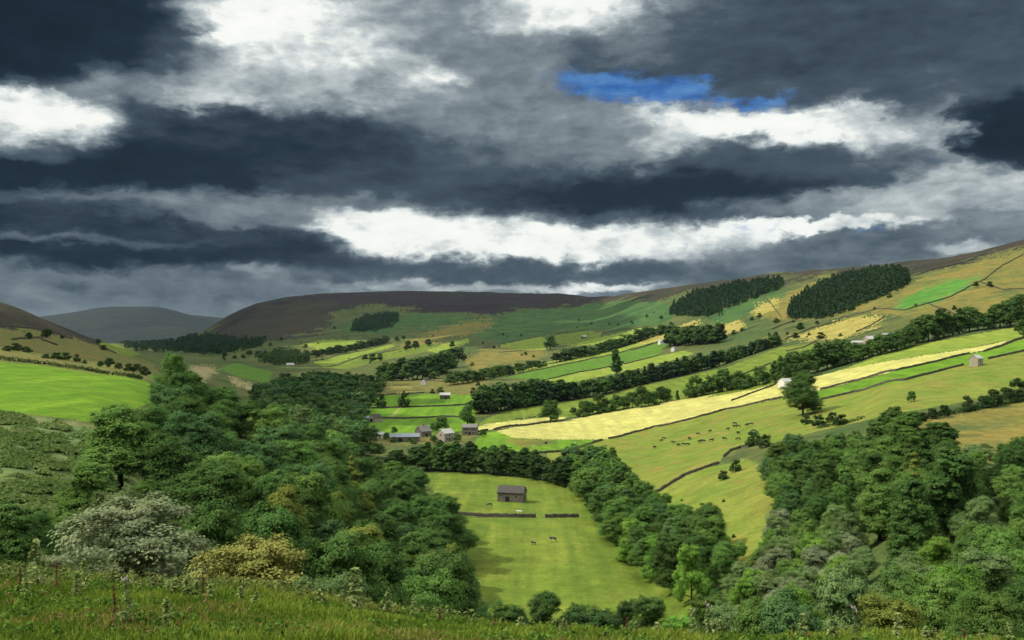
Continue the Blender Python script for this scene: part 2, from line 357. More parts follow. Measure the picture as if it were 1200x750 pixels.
# (material, name, label, outline): outlines are where the edges of each piece of ground lie
FIELDS = [
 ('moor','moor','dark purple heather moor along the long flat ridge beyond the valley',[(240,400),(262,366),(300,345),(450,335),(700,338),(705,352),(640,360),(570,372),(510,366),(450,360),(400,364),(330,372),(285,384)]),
 ('moorbrown','moor','brown moorland flank at the left end of the long ridge',[(240,402),(262,378),(300,360),(345,349),(400,352),(395,364),(380,384),(330,394),(280,400)]),
 ('moorbrown','moor','brown moor strip along the right hand skyline',[(700,352),(700,340),(800,328),(900,314),(1000,308),(1100,296),(1200,274),(1300,255),(1300,280),(1200,291),(1160,299),(1100,312),(1030,317),(960,323),(900,330),(840,338),(770,348)]),
 ('moorbrown','moor','brown crest of the left hill against the sky',[(-200,310),(-200,350),(-40,381),(40,386),(85,396),(118,406),(126,402),(110,394),(45,366),(0,348)]),
 ('fellgreen','fell_slope','dark green bracken slope under the heather moor',[(395,388),(420,374),(500,368),(570,374),(640,362),(705,354),(770,350),(790,362),(785,380),(700,386),(640,390),(590,402),(555,392),(480,384),(440,392)]),
 ('tanfell','fell_slope','tan grass bank among the bracken left of the mid slope',[(500,392),(540,380),(580,374),(575,381),(548,392),(515,400),(470,412),(462,405)]),
 ('tanfell','fell_slope','tan grass slope rising to the right hand skyline',[(872,368),(915,345),(960,326),(1030,320),(1065,334),(1105,314),(1160,301),(1210,288),(1300,280),(1300,352),(1200,360),(1130,372),(1060,372),(1040,368),(1000,366),(950,376),(905,374)]),
 ('fellgreen','fell_slope','green slope between the two plantations',[(828,374),(868,354),(900,342),(922,338),(918,350),(880,366),(856,378),(846,384)]),
 ('brightfern','fern_patch','bright green fern patch on the tan slope',[(1048,364),(1064,350),(1082,338),(1105,330),(1148,322),(1150,327),(1120,344),(1085,358)]),
 ('gold','grass_patch','golden grass patch above the clump of trees',[(834,384),(846,378),(866,376),(873,381),(860,388),(842,391)]),
 ('gold','grass_patch','golden strip on the fell between plantations',[(876,364),(892,354),(915,348),(912,356),(895,366),(880,368)]),
 ('gold','hay_field','tan gold hay field under the right plantation',[(922,399),(945,391),(985,376),(1037,369),(1033,375),(1003,388),(975,397),(945,398)]),
 ('lime','field','pale green field on the far valley side',[(352,404),(378,398),(424,399),(412,404),(372,411)]),
 ('lime','field','long pale strip field beside the far tree belt',[(366,424),(410,414),(456,403),(463,406),(425,416),(380,430)]),
 ('meadow','field','green strip field below the far pale strip',[(378,431),(425,418),(480,406),(515,402),(500,412),(455,421),(405,433)]),
 ('lime','field','small lit field with bushes above the valley wood',[(500,411),(520,403),(548,396),(550,402),(530,409),(512,414)]),
 ('green','field','green field by the pale track at the valley head',[(255,432),(276,425),(319,436),(315,450),(284,443)]),
 ('gravel','track','pale tan track at the valley head beyond the left wood',[(222,428),(250,429),(256,434),(246,441),(232,447),(224,440)]),
 ('gravel','track','pale stony track by the river wood',[(268,441),(285,447),(316,457),(316,462),(296,458),(270,448)]),
 ('meadow','field','small bright field on the shoulder of the left hill',[(112,403),(124,400),(146,407),(166,415),(150,418),(128,411)]),
 ('rough','rough_pasture','rough olive pasture beyond the farm meadows',[(425,470),(432,455),(442,447),(530,443),(575,436),(566,455),(562,463),(500,462),(450,463)]),
 ('gold','grass_patch','small golden bank above the farm meadows',[(452,457),(462,452),(482,453),(486,457),(470,459)]),
 ('tanfell','hill_pasture','tan hill pasture above the hedgerow',[(545,424),(570,409),(612,402),(640,409),(632,420),(600,427),(560,437)]),
 ('lime','field','lime green field under the bracken edge',[(580,406),(610,399),(634,394),(642,398),(640,410),(612,410)]),
 ('meadow','field','green hill field right of the lone pair of trees',[(650,393),(690,387),(706,390),(702,396),(664,405),(652,402)]),
 ('lime','field','bright lime strip above the dark hedgerow trees',[(662,406),(702,395),(758,383),(772,384),(752,395),(690,404)]),
 ('lime','field','upper bright strip field above the long tree belt',[(568,439),(625,428),(690,414),(722,408),(758,397),(770,394),(768,401),(722,414),(645,430),(592,441)]),
 ('green','field','middle green strip field above the long tree belt',[(590,442),(645,431),(722,415),(768,402),(782,402),(772,416),(716,429),(632,446)]),
 ('lime','field','lower lime strip field along the long tree belt',[(628,448),(676,437),(716,430),(772,417),(800,411),(815,414),(780,425),(700,442),(640,456)]),
 ('gold','grass_patch','sandy bank beside the long cottage',[(742,401),(770,392),(800,380),(822,376),(815,382),(782,394),(752,402)]),
 ('vivid','meadow','upper vivid meadow with the small stone barn',[(424,477),(428,468),(452,463),(500,462),(562,463),(572,468),(560,473),(520,475),(470,477)]),
 ('vivid','meadow','middle vivid meadow with the worn diagonal path',[(424,489),(426,479),(470,478),(530,476),(562,474),(556,488),(520,488),(470,490)]),
 ('vivid','meadow','lower vivid meadow behind the farmhouses',[(418,505),(420,492),(470,491),(520,489),(556,489),(560,500),(520,510),(470,510)]),
 ('rough','farmyard','worn stony yard round the farm buildings',[(426,513),(450,509),(500,511),(530,512),(562,509),(562,514),(545,519),(520,521),(470,521.5),(430,519)]),
 ('gravel','path','worn pale path across the middle meadow',[(457.8,488.8),(460.8,488.8),(468.4,478.8),(465.8,478.8)]),
 ('meadow','pasture','long olive pasture below the tree belt',[(558,500),(572,489),(600,480),(700,466),(760,451),(850,431),(915,407),(960,401),(955,412),(925,412),(905,440),(880,455),(800,468),(690,486),(640,492),(590,497)]),
 ('hay','hay_meadow','narrow cut hay strip with the line of cattle',[(556,505),(562,498),(600,493),(642,489),(662,488),(662,493),(640,495),(600,499),(574,504)]),
 ('hay','hay_meadow','broad cut hay meadow sloping up to the big tree',[(580,506),(600,501),(662,493),(720,482),(800,468),(880,455),(905,450),(930,444),(930,462),(885,473),(850,480),(800,494),(765,501),(712,515),(640,515),(600,513)]),
 ('meadow','pasture','thin green edge on top of the hay meadow',[(826,466),(880,448),(908,446),(905,451),(880,457)]),
 ('vivid','meadow','vivid meadow in front of the farmhouses',[(556,518),(566,508),(580,505),(604,514),(650,516),(712,515),(686,522),(664,529),(640,531),(590,532),(562,540)]),
 ('tanfell','grass_patch','bare tan patch in the vivid meadow',[(592,517),(612,515),(650,517),(656,521),(640,524),(610,523)]),
 ('hay','hay_meadow','cut hay meadow running right from the big tree',[(950,460),(950,443),(985,434),(1030,425),(1100,414),(1160,404),(1192,397),(1168,407),(1136,414),(1100,422),(1050,434),(1000,447)]),
 ('lime','pasture','yellow green pasture above the right hay meadow',[(985,434),(1040,413),(1070,405),(1130,394),(1192,383),(1240,374),(1240,386),(1192,397),(1110,412),(1040,423)]),
 ('vivid','meadow','long vivid strip beside the field barn on the right',[(950,470),(952,460),(1000,448),(1050,435),(1100,423),(1136,415),(1170,408),(1200,397),(1240,386),(1240,401),(1200,411),(1160,420),(1128,428),(1060,446),(1000,460)]),
 ('vivid','meadow','small vivid corner left of the big tree',[(892,473),(920,465),(925,475),(905,477)]),
 ('pasture','pasture','broad olive pasture with the black cattle',[(640,540),(640,531),(665,529),(686,522),(712,515),(765,501),(800,494),(850,480),(885,473),(920,466),(950,470),(1000,460),(1060,446),(1128,428),(1160,420),(1200,411),(1260,395),(1260,440),(1200,455),(1130,471),(1040,487),(960,505),(900,520),(868,525),(848,535),(842,543),(802,557),(773,575),(748,583),(690,580),(660,560)]),
 ('tanfell','pasture','golden grazed slope below the right hedge',[(1030,500),(1100,490),(1200,468),(1260,455),(1260,560),(1160,560),(1120,525)]),
 ('meadow','meadow','upper meadow around the stone barn',[(490,556),(520,553),(560,555),(640,563),(680,568),(694,606),(640,606),(535,605)]),
 ('meadow','meadow','lower meadow with two grazing cattle',[(530,607),(628,607),(690,606),(735,635),(812,688),(830,720),(700,740),(600,745),(545,735),(545,660)]),
 ('pasture','stream_bank','grassy bank dropping to the right hand wood',[(748,584),(773,576),(802,558),(842,544),(870,538),(905,548),(910,600),(905,650),(900,690),(850,690),(800,640),(760,600)]),
 ('hillfield','hill_field','vivid green field on the left hillside',[(-60,418),(-20,423),(40,427),(96,434),(130,439),(168,445),(182,452),(182,470),(112,496),(60,488),(0,481),(-60,474)]),
 ('rough','hill_pasture','olive hill pasture behind the hedge on the left',[(-60,380),(40,386),(85,397),(118,407),(150,418),(182,428),(190,447),(168,444),(96,433),(-20,422),(-60,418)]),
 ('brackenbank','bracken_bank','bracken covered bank below the vivid hill field',[(-200,478),(-60,475),(0,482),(60,489),(112,497),(160,540),(150,600),(100,655),(-200,655)]),
]
nr, nc = len(tq), len(px)
idx = np.arange(nr*nc).reshape(nr, nc)
quad = np.stack([idx[:-1,:-1], idx[:-1,1:], idx[1:,1:], idx[1:,:-1]], -1).reshape(-1, 4)
fp = np.broadcast_to(((px[:-1]+px[1:])/2)[None, :], (nr-1, nc-1)).ravel()
fe = ((PE[:-1,:-1]+PE[1:,1:]+PE[:-1,1:]+PE[1:,:-1])/4).ravel()
fy = Y[:-1,:-1].ravel(); fx = X[:-1,:-1].ravel()
fv = VIS[:-1,:-1].ravel()
cls = np.full(len(quad), -1)
wob = (fbm(fx/fy*60, np.log(fy)*60, 5, 77)+fbm(fx/fy*14+5, np.log(fy)*14, 3, 78))
jit = RNG.normal(size=(2, len(fx)))        # edges of unfenced ground wander a little
for k, (mt, nm, lb, poly) in enumerate(FIELDS):
    xs, ys = zip(*poly)
    s = np.where(fv & (fp > min(xs)-2) & (fp < max(xs)+2) & (fe > min(ys)-2) & (fe < max(ys)+2) & (fy > 60))[0]
    w = 10.0 if nm == 'moor' else 5.0 if nm in ('track',) or mt in ('moor','moorbrown','fellgreen','tanfell','brightfern','gold','brackenbank','rough') or nm == 'stream_bank' else 0.25
    j = 1.8 if w > 6 else 2.2 if w > 1 else 0.35
    cls[s[in_poly(fp[s]+wob[s]*w+jit[0][s]*j, fe[s]+wob[s]*w*0.8+jit[1][s]*j*.6, poly)]] = k
pts = np.stack([X, Y, Z], -1).reshape(-1, 3)
def ground_piece(name, sel, mat, label, cat):
    q = quad[sel]; u, inv = np.unique(q, return_inverse=True)
    me = mesh_np(name, pts[u], quads=inv.reshape(-1, 4), smooth=True, mats=[mat])
    o = link(bpy.data.objects.new(name, me)); tag(o, label, cat, kind='structure'); return o
base = np.where(cls < 0)[0]
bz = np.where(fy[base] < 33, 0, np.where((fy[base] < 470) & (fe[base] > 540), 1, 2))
# wooded gully floor, knoll and open fell are the ground that no field claims
ground_piece('knoll', base[bz == 0], G['knoll'], 'rough grassy knoll in front of the wooded gully', 'ground')
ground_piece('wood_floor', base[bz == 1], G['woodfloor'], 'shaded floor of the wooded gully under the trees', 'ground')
ground_piece('fell', base[bz == 2], G['fell'], 'open green fell and valley sides between the fields', 'hill')
CAT = {'moor':'moor','track':'track','path':'path'}
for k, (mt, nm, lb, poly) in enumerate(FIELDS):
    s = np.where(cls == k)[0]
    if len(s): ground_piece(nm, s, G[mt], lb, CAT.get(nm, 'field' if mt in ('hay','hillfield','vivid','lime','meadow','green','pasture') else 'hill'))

# the blue grey hill closing the valley head, eight kilometres off
FH = [(-400,398),(-150,393),(0,381),(48,371.5),(90,366),(112,361.5),(130,359.8),(185,360.2),(200,363),(222,369.5),(245,371.5),(300,376),(420,390),(600,398)]
fpx = np.arange(-400, 601, 3.0); fr_ = np.linspace(0, 1, 60)
sil = np.interp(fpx, *zip(*FH)); sil = np.convolve(np.pad(sil, 3, mode='edge'), np.ones(7)/7, 'valid')
T, SP = np.meshgrid(fr_, sil, indexing='ij'); _, PX = np.meshgrid(fr_, fpx, indexing='ij')
YY = 5200 + T*3800
prof = np.sin(np.clip(T/0.78, 0, 1)*math.pi/2)**1.3 * (1-0.25*np.clip((T-0.78)/0.22, 0, 1))
ZZ = -40 + ((HY-SP)*8164/F+40)*prof + fbm(PX/40, YY/300, 4, 3)*9*prof*(1-T)
XX = (PX-CX)/F*YY
n1, n2 = T.shape; ii = np.arange(n1*n2).reshape(n1, n2)
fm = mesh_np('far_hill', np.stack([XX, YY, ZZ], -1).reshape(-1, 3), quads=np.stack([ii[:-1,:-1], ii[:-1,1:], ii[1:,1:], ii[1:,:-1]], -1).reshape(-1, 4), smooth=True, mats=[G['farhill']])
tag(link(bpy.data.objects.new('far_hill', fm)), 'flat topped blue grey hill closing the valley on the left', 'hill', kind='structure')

# ------------------------------------------------------------------ foliage
def cards(rng, pos, nrm, size, elong=1.35):
    """one rhombic leaf spray per point"""
    n = len(pos)
    nrm = nrm/np.maximum(np.linalg.norm(nrm, axis=1, keepdims=True), 1e-6)
    a = np.cross(nrm, rng.normal(size=(n, 3))); a /= np.maximum(np.linalg.norm(a, axis=1, keepdims=True), 1e-6)
    b = np.cross(nrm, a); s = size*rng.uniform(.65, 1.3, (n, 1)); e = rng.uniform(.55, .95, (n, 1))
    v = np.stack([pos-a*s*elong*.5, pos+b*s*e*.5+nrm*s*.12, pos+a*s*elong*.5, pos-b*s*e*.5+nrm*s*.12], 1).reshape(-1, 3)
    return v, np.arange(4*n).reshape(-1, 4)

def lobes_to_leaves(rng, lobes, per_lobe, per_clump, size, flat=.6, droop=0.0, clump=.30, low=-.92):
    P_, N_, T_ = [], [], []
    for (c, rad) in lobes:
        c = np.array(c); rad = np.array(rad); k = per_lobe
        d = rng.normal(size=(k*3, 3)); d /= np.linalg.norm(d, axis=1, keepdims=True)
        d = d[d[:, 2] > low][:k]
        cc = c + d*rad*rng.uniform(.72, 1.02, (len(d), 1))
        rc = clump*rad.mean()*rng.uniform(.7, 1.35, (len(d), 1, 1))
        off = rng.normal(size=(len(d), per_clump, 3))*.5; off[..., 2] *= flat
        off[..., 2] -= droop*np.abs(off[..., 0])
        p = cc[:, None, :]+off*rc
        n = d[:, None, :]*.9+off*.5+np.array([0, 0, .65])+rng.normal(size=p.shape)*.36
        t = np.broadcast_to(rng.uniform(0, 1, (len(d), 1)), p.shape[:2])*.6+rng.uniform(0, .4, p.shape[:2])
        P_.append(p.reshape(-1, 3)); N_.append(n.reshape(-1, 3)); T_.append(t.ravel())
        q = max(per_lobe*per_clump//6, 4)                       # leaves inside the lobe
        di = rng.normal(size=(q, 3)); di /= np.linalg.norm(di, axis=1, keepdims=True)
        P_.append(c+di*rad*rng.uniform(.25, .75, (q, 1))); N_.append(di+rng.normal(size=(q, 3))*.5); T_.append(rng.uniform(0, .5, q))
    return np.concatenate(P_), np.concatenate(N_), np.concatenate(T_)

def shape_lobes(rng, shape):
    """crown masses of a tree about 15 m tall, plus its trunk height"""
    L_ = []
    if shape == 'oak':
        L_.append(((0, 0, 9.5), (4.2, 4.2, 4.2)))
        for k in range(7):
            a = k*.9+rng.uniform(0, .6); r = rng.uniform(3.2, 4.6); L_.append(((r*math.cos(a), r*math.sin(a), rng.uniform(3.7, 7.8)), rng.uniform(2.3, 3.3)*np.array([1, 1, .95])))
        for k in range(5):
            a = k*1.26+rng.uniform(0, .8); r = rng.uniform(1.2, 2.8); L_.append(((r*math.cos(a), r*math.sin(a), rng.uniform(10.4, 12.6)), rng.uniform(1.9, 2.6)*np.array([1, 1, .9])))
    elif shape == 'tall':
        for k, z in enumerate((3.6, 5.8, 8.2, 10.3, 12.2)):
            for j in range(3 if k < 4 else 2):
                a = rng.uniform(0, 6.3); r = rng.uniform(.9, 2.5)*(1.1-.12*k); L_.append(((r*math.cos(a), r*math.sin(a), z+rng.uniform(-.7, .7)), rng.uniform(1.7, 2.6)*np.array([1, 1, 1.0])*(1.08-.07*k)))
        L_.append(((rng.uniform(-.4, .4), 0, 13.8), (1.3, 1.3, 1.4)))
    elif shape == 'dome':
        L_.append(((0, 0, 6.5), (5.0, 5.0, 5.0)))
        for k in range(11):
            a = k*.6+rng.uniform(0, .5); r = rng.uniform(3.6, 5.6); L_.append(((r*math.cos(a), r*math.sin(a), rng.uniform(1.6, 6.8)), rng.uniform(2.0, 2.9)*np.array([1, 1, .95])))
        for k in range(6):
            a = k*1.05+rng.uniform(0, .8); r = rng.uniform(.6, 3.3); L_.append(((r*math.cos(a), r*math.sin(a), rng.uniform(9.2, 12.4)), rng.uniform(1.8, 2.6)*np.array([1, 1, .9])))
    elif shape == 'lean':
        for k in range(12):
            a = rng.uniform(0, 6.3); r = rng.uniform(.3, 4.2); z = rng.uniform(2.6, 12.4); r *= 1-max(z-9, 0)/7
            L_.append(((r*math.cos(a)+.12*z, r*math.sin(a), z), rng.uniform(1.7, 2.9)*np.array([1, 1, .9])))
    elif shape == 'larch':
        for k in range(15):
            z = 1.8+k*.85; w = 4.0*(1-(z/15.6)**1.25)+.35
            for j in range(3 if k < 11 else 1):
                a = rng.uniform(0, 6.3); r = w*rng.uniform(.25, .62) if k < 11 else 0
                L_.append(((r*math.cos(a), r*math.sin(a), z+rng.uniform(-.8, .6)), np.array([1, 1, .8])*max(w*.46, .5)*rng.uniform(.75, 1.25)))
    return L_

def leaf_tree(seed, shape, quality):
    rng = np.random.default_rng(seed); L_ = shape_lobes(rng, shape)
    n = len(L_)
    if quality == 'hi': pl, pc, sz = int(430/n)+8, 84, .235
    elif quality == 'mid': pl, pc, sz = int(230/n)+6, 26, .52
    else: pl, pc, sz = int(120/n)+3, 10, 1.1
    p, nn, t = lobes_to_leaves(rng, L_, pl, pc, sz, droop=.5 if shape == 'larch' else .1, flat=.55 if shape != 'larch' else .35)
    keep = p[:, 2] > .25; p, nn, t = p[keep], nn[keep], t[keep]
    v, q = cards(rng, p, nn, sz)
    tr = MB(); top = max(c[0][2] for c in L_)*.86; lx = 1.2 if shape == 'lean' else 0
    tr.tube([(0, 0, -.8), (.05*lx, .03, .4), (.4*lx, .1, top*.45), (lx, -.1, top)], [.48, .36, .24, .07], 8)
    for c, rad in L_[::2]:
        z0 = max(1.2, c[2]*.5); f = z0/top
        tr.tube([(lx*f*.9, 0, z0), (c[0]*.55+lx*f*.4, c[1]*.55, (z0+c[2])*.52), tuple(c)], [.15, .10, .03], 5)
    return (v, q, np.repeat(t, 4)), tr

PROTO = {}
def proto(shape, quality, var):
    key = (shape, quality, var)
    if key not in PROTO:
        (v, q, t), tr = leaf_tree(hash_seed(key), shape, quality)
        if quality == 'lo':
            tv = np.array(tr.v); nt_ = len(v)
            f4 = [f for f in tr.f if len(f) == 4]
            vv = np.concatenate([v, tv]); qq = np.concatenate([q, np.array(f4)+nt_])
            me = mesh_np('tree', vv, quads=qq, mats=[LEAF['dark'], BARK], midx=[0]*len(q)+[1]*len(f4))
            point_attr(me, 'tint', np.concatenate([t, np.zeros(len(tv))]))
            PROTO[key] = (me, None)
        else:
            me = mesh_np('crown', v, quads=q, mats=[LEAF['dark']]); point_attr(me, 'tint', t)
            PROTO[key] = (me, tr.mesh('trunk', BARK))
    return PROTO[key]
def hash_seed(key):
    return sum(ord(ch)*(i+3) for i, ch in enumerate(str(key))) % 100000

TREES, QUEUE = [], []
def tree(loc, h, leaf='dark', shape='oak', wide=1.0, name='broadleaf_tree', label='', group=None, cat='tree', q=None):
    if loc is None: return
    QUEUE.append(dict(loc=(loc.x, loc.y, loc.z-.15), h=h, leaf=leaf, shape=shape, wide=wide, name=name, label=label, group=group, cat=cat, q=q,
                      var=random.randrange(2), rz=random.uniform(0, 6.28), jx=random.uniform(.92, 1.08), jy=random.uniform(.92, 1.08)))
WIDTH = {'oak': .92, 'tall': .56, 'dome': 1.0, 'lean': .74, 'larch': .54}
def plant_trees(limit=300):
    """builds the queued trees: those that show in the photograph, the largest of a kind as things and the small rest as one mass"""
    cover = np.zeros((900, 1400), bool)
    for t in sorted(QUEUE, key=lambda t: t['loc'][1]):
        x, y, z = t['loc']; cxp = CX+F*x/y+100; hp = t['h']*F/y; wp = hp*WIDTH[t['shape']]*t['wide']
        cyp = HY-F*z/y-hp*.54
        j0, j1 = int(max(cxp-wp/2, 0)), int(min(cxp+wp/2+1, 1400)); i0, i1 = int(max(cyp-hp*.46, 0)), int(min(cyp+hp*.46+1, 750))
        t['vis'] = 0
        if j1 <= j0 or i1 <= i0: continue
        jj, ii = np.meshgrid(np.arange(j0, j1), np.arange(i0, i1))
        el = ((jj-cxp)/(wp/2+.5))**2+((ii-cyp)/(hp*.46+.5))**2 <= 1
        sub = cover[i0:i1, j0:j1]; n = el.sum(); new = (el & ~sub).sum()
        inframe = (el & ~sub & (jj >= 100) & (jj <= 1300)).sum()
        t['vis'] = int(inframe) if (n and new/n > .05 and inframe >= 2) else 0
        if new/max(n, 1) > .05: sub |= ((jj-cxp)/(wp/2+.5))**2+((ii-cyp)/(hp*.46+.5))**2 <= .8
    kinds = {}
    for t in QUEUE:
        if t['vis']: kinds.setdefault(t['name'], []).append(t)
    rest = []
    for nm, lst in kinds.items():
        lst.sort(key=lambda t: -t['vis'])
        rest += lst[limit:]
        for t in lst[:limit]: build_tree(t)
    print('TREES', {k: len(v) for k, v in kinds.items()}, 'queued', len(QUEUE))
    if rest:
        V_, Q_, T_, M_, o = [], [], [], [], 0
        leaves = sorted({t['leaf'] for t in rest})
        for t in rest:
            me = proto(t['shape'], 'lo', t['var'])[0]
            n = len(me.vertices); co = np.empty(n*3, np.float32); me.vertices.foreach_get('co', co); co = co.reshape(-1, 3)
            s = t['h']/14.6; c_, s_ = math.cos(t['rz']), math.sin(t['rz'])
            co = co*np.array([s*t['wide']*t['jx'], s*t['wide']*t['jy'], s]); co = np.stack([co[:, 0]*c_-co[:, 1]*s_, co[:, 0]*s_+co[:, 1]*c_, co[:, 2]], -1)+np.array(t['loc'])
            k = len(me.polygons); lp = np.empty(k*4, np.int32); me.loops.foreach_get('vertex_index', lp)
            mi = np.empty(k, np.int32); me.polygons.foreach_get('material_index', mi)
            a = np.empty(n, np.float32); me.attributes['tint'].data.foreach_get('value', a)
            V_.append(co); Q_.append(lp.reshape(-1, 4)+o); T_.append(np.clip(a+random.uniform(-.2, .2), 0, 1)); M_.append(np.where(mi == 1, len(leaves), leaves.index(t['leaf']))); o += n
        me = mesh_np('distant_trees', np.concatenate(V_), quads=np.concatenate(Q_), mats=[LEAF[l] for l in leaves]+[BARK], midx=np.concatenate(M_))
        point_attr(me, 'tint', np.concatenate(T_))
        tag(link(bpy.data.objects.new('distant_trees', me)), 'mass of small dark trees showing between the larger ones', 'trees', kind='stuff')
def build_tree(t):
    r = t['loc'][1]
    quality = t['q'] or ('hi' if r < 360 else 'mid' if r < 800 else 'lo')
    crown, trunk = proto(t['shape'], quality, t['var'])
    s = t['h']/14.6; sc = (s*t['wide']*t['jx'], s*t['wide']*t['jy'], s)
    name, leaf = t['name'], t['leaf']
    if trunk is None:
        o = link(bpy.data.objects.new(name, crown)); o.location = t['loc']; o.rotation_euler = (0, 0, t['rz']); o.scale = sc
        o.material_slots[0].link = 'OBJECT'; o.material_slots[0].material = LEAF[leaf]
    else:
        o = empty(name, t['loc'], t['rz']); o.scale = sc
        link(bpy.data.objects.new('trunk', trunk), o)
        c = link(bpy.data.objects.new('crown', crown), o)
        c.material_slots[0].link = 'OBJECT'; c.material_slots[0].material = LEAF[leaf]
    tag(o, t['label'], t['cat'], t['group']); TREES.append(o)
    return o

def shrub(loc, h, leaf='dark', wide=1.0, label='', group=None, name='shrub', cat='shrub'):
    return tree(loc, h, leaf, 'dome', wide, name, label, group, cat)

_O = ['first','second','third','fourth','fifth','sixth','seventh','eighth','ninth','tenth','eleventh','twelfth','thirteenth','fourteenth','fifteenth','sixteenth','seventeenth','eighteenth','nineteenth']
_T = ['twenty','thirty','forty','fifty','sixty','seventy','eighty','ninety']
ORD = list(_O)
for t_ in _T: ORD += [t_[:-1]+'ieth'] + [t_+'-'+w for w in _O[:9]]
def row(spec, where, group, leaf='dark', shapes=('oak',), kind='tree', name=None):
    """spec: (px, base row, height in px, width factor) of trees one after the other from left to right"""
    spec = sorted(spec)
    for i, s in enumerate(spec):
        p = hit(s[0], s[1])
        if p is None: continue
        lf = s[4] if len(s) > 4 else leaf
        lab = f'{ORD[i]} {kind} from the left {where}' if len(spec) > 1 else where
        tree(p, s[2]*p.y/F, lf, random.choice(shapes), s[3], name or ('shrub' if kind in ('bush', 'shrub') else 'hedgerow_tree'), lab, group, 'shrub' if kind in ('bush', 'shrub') else 'tree')

def belt(base, heights, n, where, group, leaf=('dark',), shapes=('oak', 'tall'), depth=8.0, wide=1.0, rows=1):
    """trees along a base line given in the picture; heights in px at the same knots"""
    bx = [b[0] for b in base]; by = [b[1] for b in base]
    k = 0; spec = []
    for j in range(rows):
        for i in range(n):
            x = bx[0]+(bx[-1]-bx[0])*(i+.5+random.uniform(-.35, .35))/n
            p = hit(x, np.interp(x, bx, by))
            if p is None: continue
            hm = np.interp(x, bx, heights)*p.y/F*random.uniform(.8, 1.15); wd = wide*random.uniform(1.1, 1.45)
            q = p+Vector((0, depth*j+random.uniform(0, depth*.4), 0)); q.z = height(q.x, q.y)
            spec.append((x, q, hm, wd))
    spec.sort(key=lambda a: a[0])
    for i, (x, q, hm, wd) in enumerate(spec):
        lab = (f'{ORD[i]} tree from the left {where}' if len(spec) <= len(ORD) else f'tree {where}')
        tree(q, hm, random.choice(leaf), random.choice(shapes), wd, 'hedgerow_tree', lab, group)

def scatter(poly, spacing, seed):
    """points about one spacing apart inside an outline given as (column, depth)"""
    rng = np.random.default_rng(seed)
    w = [((p-CX)/F*r, r) for p, r in poly]; xs, ys = zip(*w)
    pts_ = []; tries = 0
    area = (max(xs)-min(xs))*(max(ys)-min(ys))
    while tries < int(area/spacing**2*14):
        tries += 1
        x, y = rng.uniform(min(xs), max(xs)), rng.uniform(min(ys), max(ys))
        if not in_poly(np.array([x]), np.array([y]), w)[0]: continue
        if any((x-a)**2+(y-b)**2 < spacing**2 for a, b in pts_): continue
        pts_.append((x, y))
    return [Vector((x, y, height(x, y))) for x, y in pts_]

def wood(poly, spacing, hts, seed, kinds, group, where):
    """kinds: list of (weight, leaf, shapes, wide, look)"""
    rnd = random.Random(seed); ws = [k[0] for k in kinds]
    for p in scatter(poly, spacing, seed):
        k = rnd.choices(kinds, ws)[0]
        tree(p, rnd.uniform(*hts), k[1], rnd.choice(k[2]), k[3]*rnd.uniform(.85, 1.15), 'broadleaf_tree' if 'larch' not in k[2] else 'larch_tree',
             f'{k[4]} {where}', f'{k[4]}s {where}')
BR = ('oak', 'oak', 'lean')
# left hillside wood
tree(at(203, 345), 21.5, 'mid', 'oak', .78, label='tallest tree, standing above the left hillside wood beside the vivid field', name='broadleaf_tree')
tree(at(256, 318), 15.5, 'dark', 'tall', 1.05, label='dark rounded tree above the wood, right of the tallest tree')
wood([(108,212),(150,205),(190,255),(225,300),(262,305),(330,290),(385,270),(380,200),(310,178),(200,180),(120,190)], 10.4, (15.5, 20.5), 3,
     [(6,'dark',BR,1.2,'dark green broadleaf tree'),(3,'mid',BR,1.2,'mid green broadleaf tree'),(1,'blue',BR,1.0,'blue green broadleaf tree')],
     'left', 'in the left hillside wood')
wood([(120,185),(200,175),(300,170),(330,140),(280,120),(180,122),(110,140)], 8.5, (7, 10.5), 5,
     [(3,'mid',('dome','lean'),.95,'mid green small tree'),(2,'sage',('dome','lean'),1.0,'sage green small tree'),(2,'dark',BR,1.0,'dark small tree')],
     'left', 'at the foot of the left wood')
# wood between the left hill and the barn meadow
wood([(330,330),(400,410),(470,400),(505,330),(528,262),(540,225),(548,190),(500,150),(420,130),(340,125),(300,160),(330,230)], 10.0, (14, 19), 8,
     [(6,'dark',BR,1.2,'dark green broadleaf tree'),(3,'mid',BR,1.15,'mid green broadleaf tree'),(1,'blue',BR,1.0,'blue green broadleaf tree'),(1,'olive',('tall',),.9,'olive green broadleaf tree')],
     'mid', 'in the wood left of the barn meadow')
tree(at(372, 205), 21, 'olive', 'larch', 1.0, 'larch_tree', 'tall yellow green larch standing left of centre among dark trees')
tree(at(345, 215), 17, 'olive', 'larch', 1.0, 'larch_tree', 'shorter yellow green larch left of the tall larch')
tree(at(412, 330), 20, 'olive', 'larch', 1.1, 'larch_tree', 'olive larch in front of the farm at the edge of the wood')
